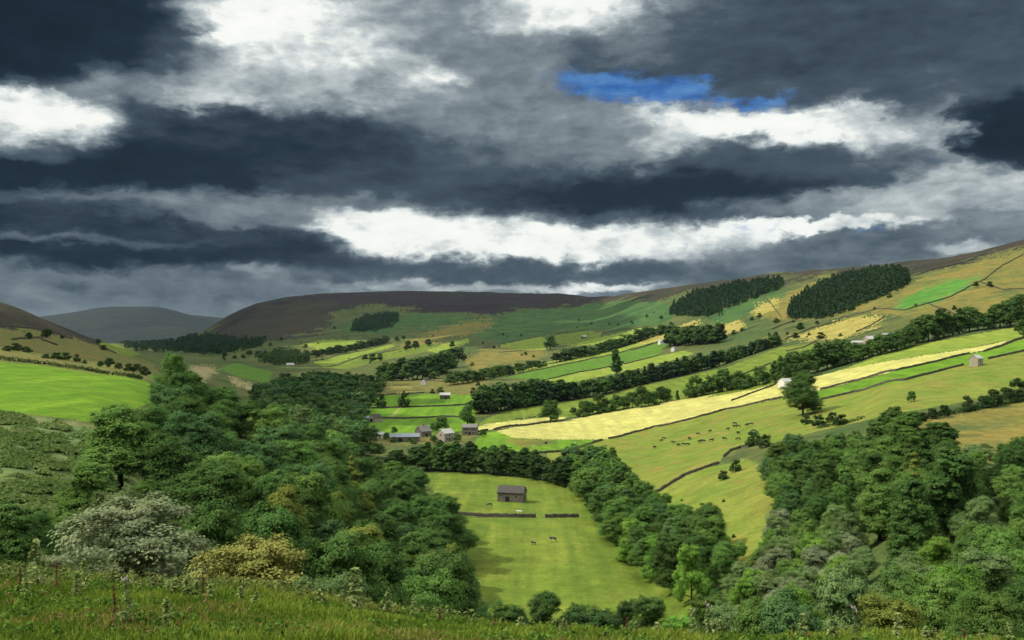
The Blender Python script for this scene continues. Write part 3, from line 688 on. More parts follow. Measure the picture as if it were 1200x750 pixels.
# lower left trees: (column, depth, row of the crown's top, ...)
def top_h(p, r, top): 
    q = at(p, r); return q, (HY-top)*r/F-q.z
for (p, r, top, lf, sh, w, lb) in [
    (165, 64, 574, 'grey', 'dome', 1.4, 'broad silver grey willow behind the grassy knoll'),
    (306, 58, 623, 'gold', 'dome', 1.25, 'yellow green willow right of the silver grey willow'),
    (372, 55, 662, 'sage', 'dome', 1.0, 'small grey green willow bush right of the yellow willow'),
    (58, 66, 640, 'grey', 'dome', .85, 'small grey willow left of the broad silver willow'),
    (8, 82, 590, 'dark', 'tall', 1.1, 'dark tree at the left edge below the bracken bank'),
    (36, 90, 596, 'dark', 'oak', .8, 'dark rounded tree second from the left edge'),
    (62, 96, 598, 'mid', 'dome', .85, 'mid green bushy tree behind the small grey willow'),
    (95, 118, 552, 'mid', 'tall', 1.2, 'mid green tree at the foot of the bracken bank'),
    (136, 104, 565, 'sage', 'dome', .8, 'sage green tree behind the silver grey willow'),
    (212, 100, 568, 'mid', 'lean', .9, 'mid green tree behind the silver willow on its right'),
    (252, 92, 590, 'dark', 'oak', .8, 'dark tree in the gap between the two willows'),
    (232, 70, 640, 'sage', 'dome', .9, 'low sage bush between the silver and yellow willows'),
    (322, 92, 590, 'dark', 'oak', .9, 'dark tree behind the yellow willow'),
    (385, 92, 618, 'dark', 'oak', .9, 'dark tree right of and behind the yellow willow'),
    (430, 100, 640, 'dark', 'oak', .9, 'dark tree below the mid wood by the knoll edge'),
    (480, 108, 640, 'mid', 'lean', 1.0, 'mid green leaning tree near the bottom of the mid wood'),
    (520, 118, 645, 'dark', 'oak', .9, 'last dark tree at the bottom right corner of the mid wood')]:
    q, h = top_h(p, r, top)
    tree(q, h, lf, sh, w*min(1.0, 9.0/h+.35) if lf not in ('grey', 'gold') else w, 'willow_tree' if 'willow' in lb and 'behind the' not in lb.replace('behind the grassy', '') else 'broadleaf_tree', lb)
# dark bushes along the bottom of the barn meadow
for (p, r, top, lf, w, lb) in [(600,180,702,'dark',.9,'dark bush at the left end of the bushes below the barn meadow'),(636,184,688,'dark',.95,'largest dark bush at the bottom of the barn meadow'),(672,186,704,'dark',.95,'dark bush right of the largest bush below the barn meadow'),
                             (733,178,698,'hedge',.75,'blackish bush at the lower right corner of the barn meadow'),(765,172,694,'dark',.95,'dark bush between the blackish bush and the tree row'),(700,168,712,'hedge',1.3,'low blackish bush in the gap at the meadow foot'),(792,135,715,'lime',.85,'bright green bush at the foot of the tree row'),(826,140,690,'mid',.9,'mid green bush at the foot of the tree row'),(858,105,700,'sage',.8,'sage bush just beyond the knoll left of the right wood'),(565,178,712,'dark',.9,'dark bush at the lower left corner of the barn meadow')]:
    q, h = top_h(p, r, top)
    shrub(q, h, lf, w, lb)
# trees along the right side of the barn meadow
wood([(662,505),(672,450),(690,395),(716,332),(750,280),(776,245),(806,212),(862,205),(845,240),(812,285),(776,330),(744,395),(722,445),(712,510)], 6.6, (11, 14.5), 12,
     [(5,'dark',BR,1.05,'dark green tree'),(4,'mid',BR,1.05,'mid green tree'),(1,'lime',('dome',),.8,'bright green tree'),(1,'blue',BR,1.0,'blue green tree')], 'row', 'along the right side of the barn meadow')
# right hand wood
wood([(900,330),(920,352),(955,345),(1010,330),(1015,270),(985,235),(940,238),(905,285)], 6.8, (8.5, 12.5), 21,
     [(4,'dark',BR,1.05,'dark green tree'),(3,'mid',('dome','oak'),.95,'mid green tree'),(2,'blue',BR,1.0,'blue green tree')], 'right', 'at the top of the right wood')
wood([(905,240),(940,232),(985,228),(1010,180),(1000,135),(930,125),(885,160),(895,205)], 5.6, (7.5, 10.5), 24,
     [(4,'sage',('dome','lean'),.95,'sage green willow'),(3,'grey',('dome',),.9,'grey willow'),(2,'mid',('dome','oak'),.95,'mid green small tree'),(1,'lime',('dome',),.85,'bright green small tree')], 'right', 'in the middle of the right wood')
wood([(1015,280),(1060,285),(1105,250),(1120,220),(1135,170),(1080,165),(1025,185)], 7.8, (14.5, 20), 29,
     [(4,'mid',('tall','lean','lean'),1.2,'tall mid green tree'),(2,'olive',('larch',),1.15,'tall olive larch'),(4,'dark',('tall','larch'),1.1,'tall dark tree')], 'right', 'in the tall stand of the right wood')
wood([(1135,235),(1260,225),(1260,120),(1180,110),(1145,150)], 8.6, (8.5, 12.5), 31,
     [(4,'mid',BR,1.05,'mid green tree'),(3,'dark',BR,1.05,'dark green tree'),(1,'sage',('dome',),.9,'sage green tree')], 'right', 'at the right edge of the right wood')
wood([(870,125),(960,132),(1060,150),(1150,150),(1180,105),(1150,78),(1040,80),(940,80),(860,92)], 6.2, (7.0, 10), 35,
     [(4,'mid',('dome','oak','lean'),.95,'mid green rounded tree'),(2,'lime',('dome',),.9,'bright green rounded tree'),(2,'sage',('dome',),.95,'sage rounded tree'),(2,'dark',('oak','dome'),1.0,'dark rounded tree')], 'right', 'at the near edge of the right wood')
for (p, r, top, lf, w, lb) in [(922,72,690,'blue',.95,'blue green rounded bush tree at the bottom of the right wood'),(1052,70,692,'olive',1.0,'olive yellow rounded tree at the bottom of the right wood'),(1165,72,690,'mid',.95,'mid green rounded tree in the bottom right corner'),
        (985,84,655,'sage',.9,'sage tree between the blue green bush and the olive tree'),(1112,92,655,'lime',1.0,'bright green rounded tree above the olive tree'),(1210,84,660,'dark',1.0,'dark tree cut by the right border'),(885,84,690,'mid',.9,'mid green bush left of the blue green bush tree')]:
    q, h = top_h(p, r, top); tree(q, h, lf, 'dome', w*min(1.0, 7.0/h+.2), label=lb)
# lone trees and bushes on the right hand pastures
p = hit(941, 487); tree(p, 52*p.y/F, 'dark', 'oak', 1.12, label='big lone dark oak at the end of the hay meadow', q='hi')
p = hit(645, 494); tree(p, 26*p.y/F, 'dark', 'oak', 1.1, label='lone round tree by the line of cattle under the pasture', q='hi')
p = hit(1068, 471); tree(p, 14*p.y/F, 'dark', 'oak', .95, label='small lone tree on the olive pasture below the vivid strip')
p = hit(548, 499); tree(p, 26*p.y/F, 'dark', 'oak', .95, label='round dark tree behind the grey farmhouse', q='hi')
p = hit(517, 507); tree(p, 21*p.y/F, 'dark', 'oak', .95, label='round dark tree behind the farmhouse with the pale roof')
p = hit(447, 478); tree(p, 19*p.y/F, 'hedge', 'dome', .85, label='left of two round trees on the vivid meadow')
p = hit(474, 477); tree(p, 20*p.y/F, 'hedge', 'dome', .8, label='right of two round trees on the vivid meadow')
p = hit(722, 440); tree(p, 30*p.y/F, 'dark', 'tall', 1.0, label='tall tree rising out of the long tree belt')
p = hit(794, 469); tree(p, 12*p.y/F, 'dark', 'tall', .8, label='slim small tree alone between two hedgerow groups')
p = hit(645, 410); tree(p, 17*p.y/F, 'dark', 'oak', 1.1, label='isolated tree on the lime field under the bracken edge')
p = hit(1036, 527); tree(p, 42*p.y/F, 'dark', 'oak', .85, label='broad dark tree above the right wood', q='hi')
p = hit(1016, 540); tree(p, 38*p.y/F, 'blue', 'tall', .95, label='slim blue grey tree left of the broad dark tree', q='hi')
row([(945,497,12,1.3),(960,500,15,1.2),(975,494,12,1.3),(985,498,14,1.2)], 'in the bushes below the big lone oak', 'bushes below the big lone oak', 'hedge', ('dome',), 'bush')
row([(862,553,16,1.0),(884,522,18,1.1),(897,524,16,1.2),(848,562,12,1.2)], 'in the bushes along the crooked gully wall', 'bushes along the gully wall', 'hedge', ('dome',), 'bush')
row([(1080,494,12,1.2),(1093,491,14,1.2),(1107,489,16,1.0),(1135,482,20,.9),(1152,478,16,1.2),(1165,476,22,1.0),(1180,472,20,1.2),(1194,470,28,1.0)], 'in the hedge row above the golden slope', 'trees of the right hedge row', 'hedge', ('dome','oak'))
row([(1004,517,14,1.1),(1062,512,14,1.2)], 'beside the broad dark tree', 'bushes by the broad dark tree', 'dark', ('dome',), 'bush')
row([(1178,548,30,1.0),(1194,552,40,1.0),(1210,548,40,1.0)], 'at the right border under the golden slope', 'trees under the golden slope', 'dark', BR)
# hedgerow trees across the hay meadow
row([(672,486,9,1.3),(683,488,20,1.0),(691,486,17,1.0),(701,484,25,.95),(712,482,17,1.2),(722,481,20,1.0),(731,479,16,1.2),(741,478,20,1.0),(752,477,27,.9),(763,475,18,1.1),(774,472,21,1.1),(781,471,17,1.0)],
    'in the left group of hedgerow trees above the hay meadow', 'left hedgerow group above the hay meadow', 'dark', ('oak','dome'))
row([(808,466,18,1.1),(816,465,26,1.0),(829,462,17,1.2),(836,461,23,1.0),(847,459,29,.95),(858,457,20,1.1),(869,456,23,1.0),(878,454,17,1.2),(890,451,23,1.0),(897,449,15,1.1)],
    'in the right group of hedgerow trees above the hay meadow', 'right hedgerow group above the hay meadow', 'dark', ('oak','dome'))
row([(908,449,26,1.0),(915,452,34,1.0),(925,446,32,1.1),(936,444,33,1.1),(948,438,30,1.1),(958,436,34,1.1),(969,432,28,1.1),(978,430,34,1.1),(988,427,32,1.0),(998,425,26,1.1)],
    'in the dark belt behind the big lone oak', 'dark belt behind the big lone oak', 'dark', ('oak','dome','tall'))
row([(1004,424,18,1.2,'mid'),(1012,421,20,1.2,'mid'),(1022,418,22,1.2),(1032,416,26,1.1),(1045,412,24,1.1),(1056,409,24,1.1),(1066,406,26,1.1)],
    'in the garden trees below the hill houses', 'garden trees below the hill houses', 'dark', ('oak','dome'))
row([(1076,402,32,1.1),(1088,400,34,1.1),(1100,397,34,1.1),(1112,394,28,1.1),(1124,392,30,1.1),(1136,389,32,1.1),(1146,387,24,1.1)],
    'in the dark clump right of the hill houses', 'dark clump right of the hill houses', 'dark', ('oak','tall'))
row([(1160,386,24,1.1),(1172,384,30,1.1),(1184,383,34,1.1),(1196,380,38,1.1),(1207,380,38,1.1),(1199,396,24,.9)], 'in the trees at the right border on the hill', 'hill trees at the right border', 'dark', ('oak','tall'))
# long tree belt, clump over it and other belts
belt([(560,486),(600,479),(700,464),(760,449),(840,430),(916,404)], [30,29,19,19,17,13], 72, 'in the long dark belt across the middle slope', 'trees of the long belt across the middle slope', ('dark','hedge','spruce'), ('oak','tall','larch'), 9, 1.0, 2)
belt([(784,406),(846,402)], [22,20], 12, 'in the clump above the long belt by the cottage', 'clump above the long belt', ('dark','hedge'), ('oak','tall'), 14, 1.1, 2)
belt([(650,425),(700,415),(750,400)], [13,13,14], 16, 'in the hedgerow above the strip fields', 'hedgerow above the strip fields', ('dark','hedge'), ('oak','dome'), 6, 1.15)
belt([(752,398),(790,388)], [14,8], 7, 'in the hedge left of the long cottage', 'hedge left of the long cottage', ('dark',), ('dome','oak'), 6, 1.1)
belt([(526,452),(560,446),(600,438),(640,429)], [15,14,12,8], 18, 'in the hedgerow left of the strip fields', 'hedgerow left of the strip fields', ('dark','hedge'), ('oak','dome'), 6, 1.15)
belt([(440,447),(480,446),(510,444),(530,432),(540,420)], [20,24,26,20,12], 15, 'in the dark spur of the river wood', 'dark spur of the river wood', ('dark','hedge'), ('oak','tall'), 34, 1.1, 2)
belt([(366,419),(400,413),(455,401)], [8,9,8], 18, 'in the far hedge along the pale strip field', 'far hedge along the pale strip field', ('hedge',), ('oak','dome'), 12, 1.3)
row([(428,423,8,1.2),(437,424,10,1.2),(445,423,9,1.2)], 'in the small group on the far green strip', 'small group on the far green strip', 'hedge')
row([(478,411,12,1.0),(487,410,11,1.0),(502,405,8,1.3),(530,407,7,1.4)], 'in the pairs of trees on the far lit fields', 'trees on the far lit fields', 'hedge')
row([(465,400,6,1.3),(473,398,5,1.2),(392,386,4,1.2),(412,388,4,1.2),(310,398,5,1.4),(330,399,4,1.4),(317,406,5,1.3)], 'among the scattered far trees under the moor', 'scattered far trees under the moor', 'hedge')
row([(507,461,6,1.3),(516,460,7,1.4),(555,462,9,1.0),(560,452,6,1.2)], 'near the small stone barn on the vivid meadow', 'bushes near the small stone barn', 'hedge', ('dome',), 'bush')
row([(890,372,6,1.3),(910,378,6,1.4),(938,386,9,1.3),(948,393,4,1.3),(962,397,9,1.3),(985,394,4,1.3),(860,392,6,1.4),(848,397,9,1.2),(870,388,5,1.3),(1025,363,4,1.2),(758,372,4,1.2),(775,374,5,1.2)], 'on the upper slope', 'scattered bushes on the upper slope', 'hedge', ('dome',), 'bush')
row([(640,520,3,1.2)], 'tiny bush on the bare tan patch of the vivid meadow', None, 'hedge', ('dome',), 'bush')
row([(785,589,3.5,1.6),(789,588,3,1.4),(799,587,3,1.2),(848,588,3.5,1.4),(860,630,5,1.2)], 'on the bank by the right wood', 'specks of bush on the bank', 'hedge', ('dome',), 'bush')
# row of trees closing the barn meadow
belt([(462,551),(500,551),(560,554),(620,560),(690,576)], [27,30,36,30,30], 27, 'in the row closing the far side of the barn meadow', 'row closing the far side of the barn meadow', ('dark','hedge'), ('oak','tall'), 8, 1.0)
row([(418,512,9,1.2),(426,517,11,1.2),(453,515,9,1.3),(461,519,8,1.3),(484,520,7,1.4),(508,519,10,1.2),(536,517,10,1.2),(566,511,9,1.2),(507,506,12,1.0),(462,508,9,1.1)], 'among the farm buildings', 'garden trees among the farm buildings', 'dark', ('oak','dome'))
for (p_, r_, top, lf, lb) in [(846,222,650,'mid','mid green bush tree at the foot of the grassy bank, nearest the tree row'),(866,196,655,'sage','sage bush tree closing the lower end of the grassy bank'),(838,188,688,'dark','dark bush tree below the grassy bank'),(872,165,672,'lime','bright green bush tree below the grassy bank'),(888,215,640,'mid','mid green bush tree beside the right wood at the bank foot')]:
    q, h = top_h(p_, r_, top); tree(q, h, lf, 'dome', .9, label=lb)
# river wood in the valley bottom
wood([(395,470),(432,520),(418,640),(430,900),(446,1150),(400,1300),(335,1200),(300,900),(310,640),(340,520)], 15.0, (12, 17), 41,
     [(5,'blue',('oak','dome'),1.2,'blue green tree'),(4,'dark',('oak','dome'),1.2,'dark green tree'),(2,'sage',('dome',),.9,'sage green tree')], 'river', 'in the river wood left of the farm')
wood([(330,1250),(410,1330),(440,1250),(430,1150),(330,1150)], 20, (12, 16), 43, [(1,'hedge',('oak',),1.1,'dark tree')], 'river', 'at the far end of the river wood')
# left hill trees and bushes
row([(8,411,7,1.7),(20,411,10,1.7),(32,413,8,1.7)], 'in the dark thicket high on the left hill', 'dark thicket high on the left hill', 'hedge', ('dome',), 'bush')
row([(54,420,6,1.7),(66,421,9,1.6),(77,422,10,1.5),(90,424,10,.9),(99,426,5,1.4)], 'in the second thicket on the left hill', 'second thicket on the left hill', 'hedge', ('dome',), 'bush')
row([(118,430,8,1.2),(128,431,13,1.1),(139,433,9,1.3),(150,435,10,1.3),(160,437,12,1.3),(170,440,12,1.2)], 'in the row behind the vivid hill field', 'row behind the vivid hill field', 'hedge', ('dome','oak'))
row([(358,408,5,1.4),(285,420,5,1.4),(263,418,6,1.3),(275,421,5,1.5),(292,417,7,1.3),(302,418,7,1.3)], 'in the trees near the far green field', 'trees near the far green field', 'hedge')

hw = []
for (x0, y0, x1, y1, n) in [(520,392,640,432,16),(640,366,800,392,16),(350,392,520,428,16),(800,372,960,398,12),(250,400,350,426,9),(940,330,1190,372,12),(20,388,130,412,7)]:
    for k in range(n):
        hw.append((random.uniform(x0, x1), random.uniform(y0, y1)))
for i, (a, b) in enumerate(sorted(hw)):
    p = hit(a, b)
    if p is not None: tree(p, random.uniform(3.2, 7.5), 'hedge', random.choice(('dome', 'oak')), 1.25, 'hawthorn_bush', f'{ORD[i]} small hawthorn from the left scattered over the far slopes', 'hawthorns scattered over the far slopes', 'bush')
plant_trees()

# far woods that read as one mass
def far_wood(name, label, poly, n, hm, leaf, spiky, seed):
    rng = np.random.default_rng(seed); xs, ys = zip(*poly); P3 = []
    pool = 0
    while len(P3) < n and pool < n*30:
        pool += 1
        x, y = rng.uniform(min(xs), max(xs)), rng.uniform(min(ys), max(ys))
        e = rng.normal(size=2)*(3.0, 1.4)
        if in_poly(np.array([x+e[0]]), np.array([y+e[1]]), poly)[0]:
            p = hit(x, y)
            if p is not None: P3.append(p)
    V_, Q_, T_ = [], [], []; o = 0
    for p in P3:
        h = hm*rng.uniform(.65, 1.15); w = h*(.40 if spiky else .55); m = 60
        t = rng.uniform(.08, 1, m); rr = w*(1-t)**.8 if spiky else w*np.sqrt(np.clip(1-(2*t-.9)**2, .05, 1))
        a = rng.uniform(0, 6.28, m); rr = rr*rng.uniform(.5, 1, m)
        q = np.stack([rr*np.cos(a), rr*np.sin(a), t*h-.3], -1)
        nn = np.stack([np.cos(a), np.sin(a), np.full(m, .6)], -1)+rng.normal(size=(m, 3))*.35
        v, f = cards(rng, q+np.array(p), nn, h*.20); V_.append(v); Q_.append(f+o); T_.append(np.full(len(v), rng.uniform())); o += len(v)
    me = mesh_np(name, np.concatenate(V_), quads=np.concatenate(Q_), mats=[LEAF[leaf]]); point_attr(me, 'tint', np.concatenate(T_))
    tag(link(bpy.data.objects.new(name, me)), label, 'wood', kind='stuff')
far_wood('conifer_plantation', 'dark conifer plantation near the skyline, left of the two', [(784,369),(800,355),(815,346),(845,339),(890,333),(918,331),(912,338),(880,350),(850,362),(832,371),(805,371)], 1500, 15, 'spruce', True, 1)
far_wood('conifer_plantation', 'dark conifer plantation on the tan slope, right of the two', [(924,373),(930,358),(945,346),(975,330),(1010,320),(1045,317),(1066,323),(1062,334),(1030,348),(990,364),(955,374)], 2200, 12, 'spruce', True, 2)
far_wood('distant_wood', 'dark wood on the flank under the heather moor', [(414,388),(420,378),(440,371),(465,369),(466,375),(450,384),(430,389)], 420, 15, 'spruce', False, 3)
far_wood('distant_wood', 'blue dark wood across the valley head', [(140,403),(158,393),(200,394),(240,396),(262,397),(275,402),(250,409),(225,414),(190,411),(160,409)], 700, 17, 'spruce', False, 4)
far_wood('distant_wood', 'dark belt of distant trees below the brown flank', [(240,405),(270,398),(310,400),(312,404),(280,411),(250,416),(235,414)], 300, 14, 'spruce', False, 5)
far_wood('distant_wood', 'far copse beside the river wood', [(300,418),(330,413),(362,418),(362,426),(330,430),(308,426)], 150, 13, 'hedge', False, 6)

# ------------------------------------------------------------------ hedges and walls
def polyline(pl, step):
    out = []
    for (a, b) in zip(pl[:-1], pl[1:]):
        A, B = hit(*a), hit(*b)
        if A is None or B is None: continue
        n = max(1, int((B-A).length/step))
        for i in range(n):
            q = A.lerp(B, i/n); out.append(Vector((q.x, q.y, height(q.x, q.y))))
        last = B
    if out: out.append(last)
    return out
def stone_wall(pl, label, h=1.35, th=.55, group=None):
    r = hit(*pl[0]).y
    q = polyline(pl, max(1.0, r/350)); V_, F_ = [], []; rnd = random.Random(len(label)*7+int(pl[0][0]))
    for i, p in enumerate(q):
        d = (q[min(i+1, len(q)-1)]-q[max(i-1, 0)]); d.z = 0; d.normalize(); n = Vector((-d.y, d.x, 0))
        hh = h*rnd.uniform(.82, 1.12); t = th*rnd.uniform(.9, 1.1); o = n*rnd.uniform(-.12, .12)
        V_ += [p+o-n*t*.75-Vector((0, 0, .5)), p+o-n*t*.5+Vector((0, 0, hh*.8)), p+o-n*t*.22+Vector((0, 0, hh)), p+o+n*t*.22+Vector((0, 0, hh)), p+o+n*t*.5+Vector((0, 0, hh*.8)), p+o+n*t*.75-Vector((0, 0, .5))]
    for i in range(len(q)-1):
        for k in range(5): F_.append((i*6+k, i*6+k+1, i*6+k+7, i*6+k+6))
    e = (len(q)-1)*6; F_ += [(5,4,3,2,1,0), (e, e+1, e+2, e+3, e+4, e+5)]
    b = q[0]; me = bpy.data.meshes.new('dry_stone_wall'); me.from_pydata([tuple(v-b) for v in V_], [], F_); me.materials.append(WALLSTONE); me.update()
    o = link(bpy.data.objects.new('dry_stone_wall', me)); o.location = b
    tag(o, label, 'stone wall', group or 'dry stone walls between the fields'); return o
WALLS = [
 ([(533,603.5),(560,605),(600,606),(628,606.5)], 'long dry stone wall dividing the barn meadow, left of its gap'),
 ([(639,606.5),(660,606),(678,606)], 'short dry stone wall dividing the barn meadow, right of its gap'),
 ([(574,537),(590,532.5),(640,531),(665,529),(685,522.5),(706,516)], 'curving dry stone wall below the vivid front meadow'),
 ([(713,514.5),(740,508),(765,501),(800,494),(827,487),(850,480),(885,473),(917,466)], 'long dry stone wall under the broad hay meadow'),
 ([(961,457),(1000,447),(1050,434.5),(1080,428),(1110,420.5),(1136,414.5)], 'dry stone wall between hay meadow and vivid strip on the right'),
 ([(1152,412.5),(1170,407),(1190,399),(1215,392)], 'dry stone wall rising right from the field barn'),
 ([(961,469),(1000,460),(1060,446),(1100,435.5),(1129,428)], 'dry stone wall along the lower edge of the vivid strip'),
 ([(1158,421),(1180,416),(1220,406)], 'dry stone wall running right below the field barn'),
 ([(556,507),(572,504.5)], 'short dry stone wall stub by the grey farmhouse'),
 ([(578,504),(600,499.5),(640,495.5),(662,493)], 'dry stone wall between the cattle strip and the broad hay meadow'),
 ([(857,470),(880,461.5),(900,454.5),(909,450.5)], 'dark diagonal dry stone wall in the hay meadow'),
 ([(856,444),(875,437.5),(890,432),(903,426)], 'dry stone wall above the hedgerow trees left of the dark belt'),
 ([(921,412),(940,408),(957,400.5)], 'dry stone wall below the tan gold hay field'),
 ([(1037,371),(1020,382),(1003,389)], 'dry stone wall at the right end of the tan gold field'),
 ([(920,398),(950,385),(985,375.5)], 'dry stone wall along the upper edge of the tan gold field'),
 ([(1060,364),(1090,355),(1114,348),(1140,334),(1155,327),(1175,311),(1202,297)], 'fell wall climbing past the bright fern patch'),
 ([(1073,323),(1099,314),(1132,307),(1155,297),(1202,287)], 'fell wall under the brown moor strip'),
 ([(1088,356),(1110,364),(1128,374)], 'short fell wall dropping from the fern patch wall to the dark clump'),
 ([(1150,331),(1176,340),(1206,338)], 'fell wall running right across the tan slope'),
 ([(893,346),(905,357),(916,372)], 'fell wall climbing between the two plantations'),
 ([(985,372),(1030,362),(1060,364)], 'fell wall below the right plantation'),
 ([(748,583),(773,575.5),(788,566),(802,557.5),(820,551),(843,543.5)], 'crooked dry stone wall down the gully bank, lower length'),
 ([(848,536),(856,529),(868,525),(892,521)], 'crooked dry stone wall down the gully bank, upper length'),
 ([(428,478.5),(480,477),(530,475.5),(560,473.5)], 'dry stone wall between upper and middle vivid meadows'),
 ([(436,490.5),(490,490),(520,488.5),(556,489)], 'dry stone wall between middle and lower vivid meadows'),
 ([(426,467),(445,464),(464,461.5)], 'dry stone wall on the left top of the upper vivid meadow'),
 ([(480,461.5),(497,460.5)], 'short dry stone wall on top of the upper vivid meadow'),
 ([(366,424),(410,414),(458,402.5)], 'far wall above the pale strip field'),
 ([(380,430.5),(425,417.5),(480,405.5)], 'far wall below the pale strip field'),
 ([(352,404),(372,411)], 'far wall at the left end of the pale far field'),
 ([(560,408.5),(582,405.5),(610,398.5),(634,394)], 'wall along the bracken edge above the lime field'),
 ([(650,391.5),(677,388.5),(690,386)], 'wall above the green hill field'),
 ([(705,391),(727,386),(762,382.5)], 'wall above the bright lime strip'),
 ([(593,441.5),(645,430.5),(693,420),(722,414.5),(766,402)], 'wall between upper and middle strip fields'),
 ([(630,430),(677,418.5),(707,412)], 'wall inside the upper strip field'),
 ([(568,439),(625,428)], 'wall on the left top of the upper strip field'),
 ([(632,447),(677,436.5),(716,429.5)], 'wall between middle and lower strip fields, left length'),
 ([(732,427),(772,416.5)], 'wall between middle and lower strip fields, right length'),
 ([(740,411),(762,404.5),(771,401)], 'wall beside the long cottage'),
 ([(905,386),(930,376),(940,372)], 'wall climbing to the foot of the right plantation'),
 ([(14,398.5),(35,397),(55,394.5)], 'upper wall on the left hill pasture'),
 ([(48,398.5),(58,401.5),(67,405)], 'short sloping wall on the left hill pasture'),
 ([(0,383),(30,384.5),(50,387.5),(85,397.5)], 'wall under the brown crest of the left hill'),
 ([(112,403),(124,409),(136,414.5)], 'wall beside the small bright field on the left shoulder'),
 ([(480,443),(500,446),(520,447.5)], 'low wall by the white gabled house'),
 ([(585,413),(612,411),(626,412.5)], 'dark wall under the lime field'),
]
for pl, lb in WALLS: stone_wall(pl, lb)

def hedge(pl, label, h=2.2, w=2.0, group='hedges round the left hill field'):
    q = polyline(pl, 1.2); rng = np.random.default_rng(int(pl[0][0])+50); P_, N_ = [], []
    for p in q:
        hh = h*rng.uniform(.75, 1.2); n = 34
        d = rng.normal(size=(n, 3)); d /= np.linalg.norm(d, axis=1, keepdims=True)
        P_.append(np.array(p)-np.array(q[0])+np.array([0, 0, hh*.5])+d*np.array([w*.5, w*.5, hh*.5])*rng.uniform(.6, 1, (n, 1))); N_.append(d+np.array([0, 0, .3]))
    v, f = cards(rng, np.concatenate(P_), np.concatenate(N_), .55)
    me = mesh_np('hedge', v, quads=f, mats=[LEAF['hedge']]); point_attr(me, 'tint', rng.uniform(0, 1, len(v)))
    o = link(bpy.data.objects.new('hedge', me)); o.location = q[0]; tag(o, label, 'hedge', group)
hedge([(-20,420),(0,421.5),(45,427),(96,434)], 'long dark hedge along the top of the vivid hill field')
hedge([(100,434.5),(127,439)], 'short dark hedge right of the long hedge on the hill field')
hedge([(132,439.5),(150,442),(166,445)], 'last dark hedge before the tallest tree on the hill field')
hedge([(960,502),(985,497),(1010,491)], 'low scrubby hedge on the bank below the big oak', 1.6, 3, 'scrub hedges on the right pasture')
hedge([(1080,492),(1125,484),(1200,470)], 'scrubby hedge line above the golden slope', 2.4, 3, 'scrub hedges on the right pasture')

# ------------------------------------------------------------------ buildings
def building(px_, py_, w, d, h, rise, rot, wall, roof, label, name='stone_barn', cat='barn', doors=(), windows=(), chimneys=(), over=.25, group=None):
    """gabled house: ridge along local x, front facing local -y; openings are (side, offset, sill, width, height)"""
    p = hit(px_, py_)
    o = empty(name, p, R(rot)); tag(o, label, cat, group)
    b = MB(); x, y = w/2, d/2
    b.add([(-x,-y,-1.2),(x,-y,-1.2),(x,y,-1.2),(-x,y,-1.2),(-x,-y,h),(x,-y,h),(x,y,h),(-x,y,h),(-x,0,h+rise),(x,0,h+rise)],
          [(0,1,5,4),(2,3,7,6),(1,2,6,9,5),(3,0,4,8,7),(3,2,1,0),(4,5,9,8),(6,7,8,9)])
    b.build('wall', wall, o)
    rf = MB(); sl = rise/y; X_ = x+over; yo = y+over; t = .22
    e = h-over*sl+.03; k = h+rise+.03
    rf.add([(-X_,-yo,e),(X_,-yo,e),(X_,0,k),(-X_,0,k),(X_,yo,e),(-X_,yo,e),
            (-X_,-yo,e+t),(X_,-yo,e+t),(X_,0,k+t),(-X_,0,k+t),(X_,yo,e+t),(-X_,yo,e+t)],
           [(6,7,8,9),(9,8,10,11),(3,2,1,0),(5,4,2,3),(0,1,7,6),(4,5,11,10),(1,2,8,7),(2,4,10,8),(3,0,6,9),(5,3,9,11)])
    ro = rf.build('roof', roof, o)
    for cxx in chimneys:
        m = MB(); m.box(cxx, 0, h+rise-.6, .9, .7, 1.9); m.box(cxx, 0, h+rise+1.3, 1.05, .85, .15); m.build('chimney', wall, ro)
    def opening(nm, side, u, z0, ww, hh):
        m = MB(); f = MB()
        if side in 'FB':
            s = -1 if side == 'F' else 1
            m.box(u, s*(y+.012), z0, ww, .03, hh); f.box(u, s*(y+.03), z0+hh, ww+.3, .1, .22)
        else:
            s = -1 if side == 'L' else 1
            m.box(s*(x+.012), u, z0, .03, ww, hh); f.box(s*(x+.03), u, z0+hh, .1, ww+.3, .22)
        a = m.build(nm, DARKHOLE if nm == 'door' else GLASS, o); f.build('lintel', STONE_PALE if wall is not STONE_DARK else STONE, a)
    for q in doors: opening('door', *q)
    for q in windows: opening('window', *q)
    return o
W2 = [('F',-2.6,1.0,1.0,1.2),('F',2.6,1.0,1.0,1.2),('F',-2.6,3.6,1.0,1.1),('F',2.6,3.6,1.0,1.1)]
building(600,587,10.6,6.2,3.7,2.3,-14,STONE_DARK,SLATE_DARK,'old dark stone barn alone in the upper barn meadow',doors=[('F',-1.2,0,1.6,2.2)],windows=[('F',2.6,1.9,.7,.8),('R',0,3.3,.8,.9),('F',-3.6,2.2,.5,.7)])
building(1144,428.5,6.4,5.2,4.3,2.0,38,STONE_PALE,SLATE_PALE,'square pale stone field barn beside the vivid strip on the right',doors=[('R',.3,0,1.8,2.6)],windows=[('F',0,2.4,.7,.9)])
building(422,494,14,6,2.6,1.4,6,STONE_DARK,SHEET,'long low shed with blue grey roof left of the farm',name='farm_shed',cat='shed',doors=[('F',2,0,2.4,2.0)])
building(440,494.5,8.5,7,3.6,2.6,58,STONE_PALE,SLATE_DARK,'pale gabled stone barn with dark doorway beside the low shed',doors=[('L',0.6,0,2.6,2.8)])
building(431,514.5,10,6.5,4.4,2.6,-20,STONE,SLATE,'stone farmhouse with two chimneys at the left of the farm',name='farmhouse',cat='house',windows=W2,doors=[('F',0,0,1.1,2.1)],chimneys=(-4.3,4.3))
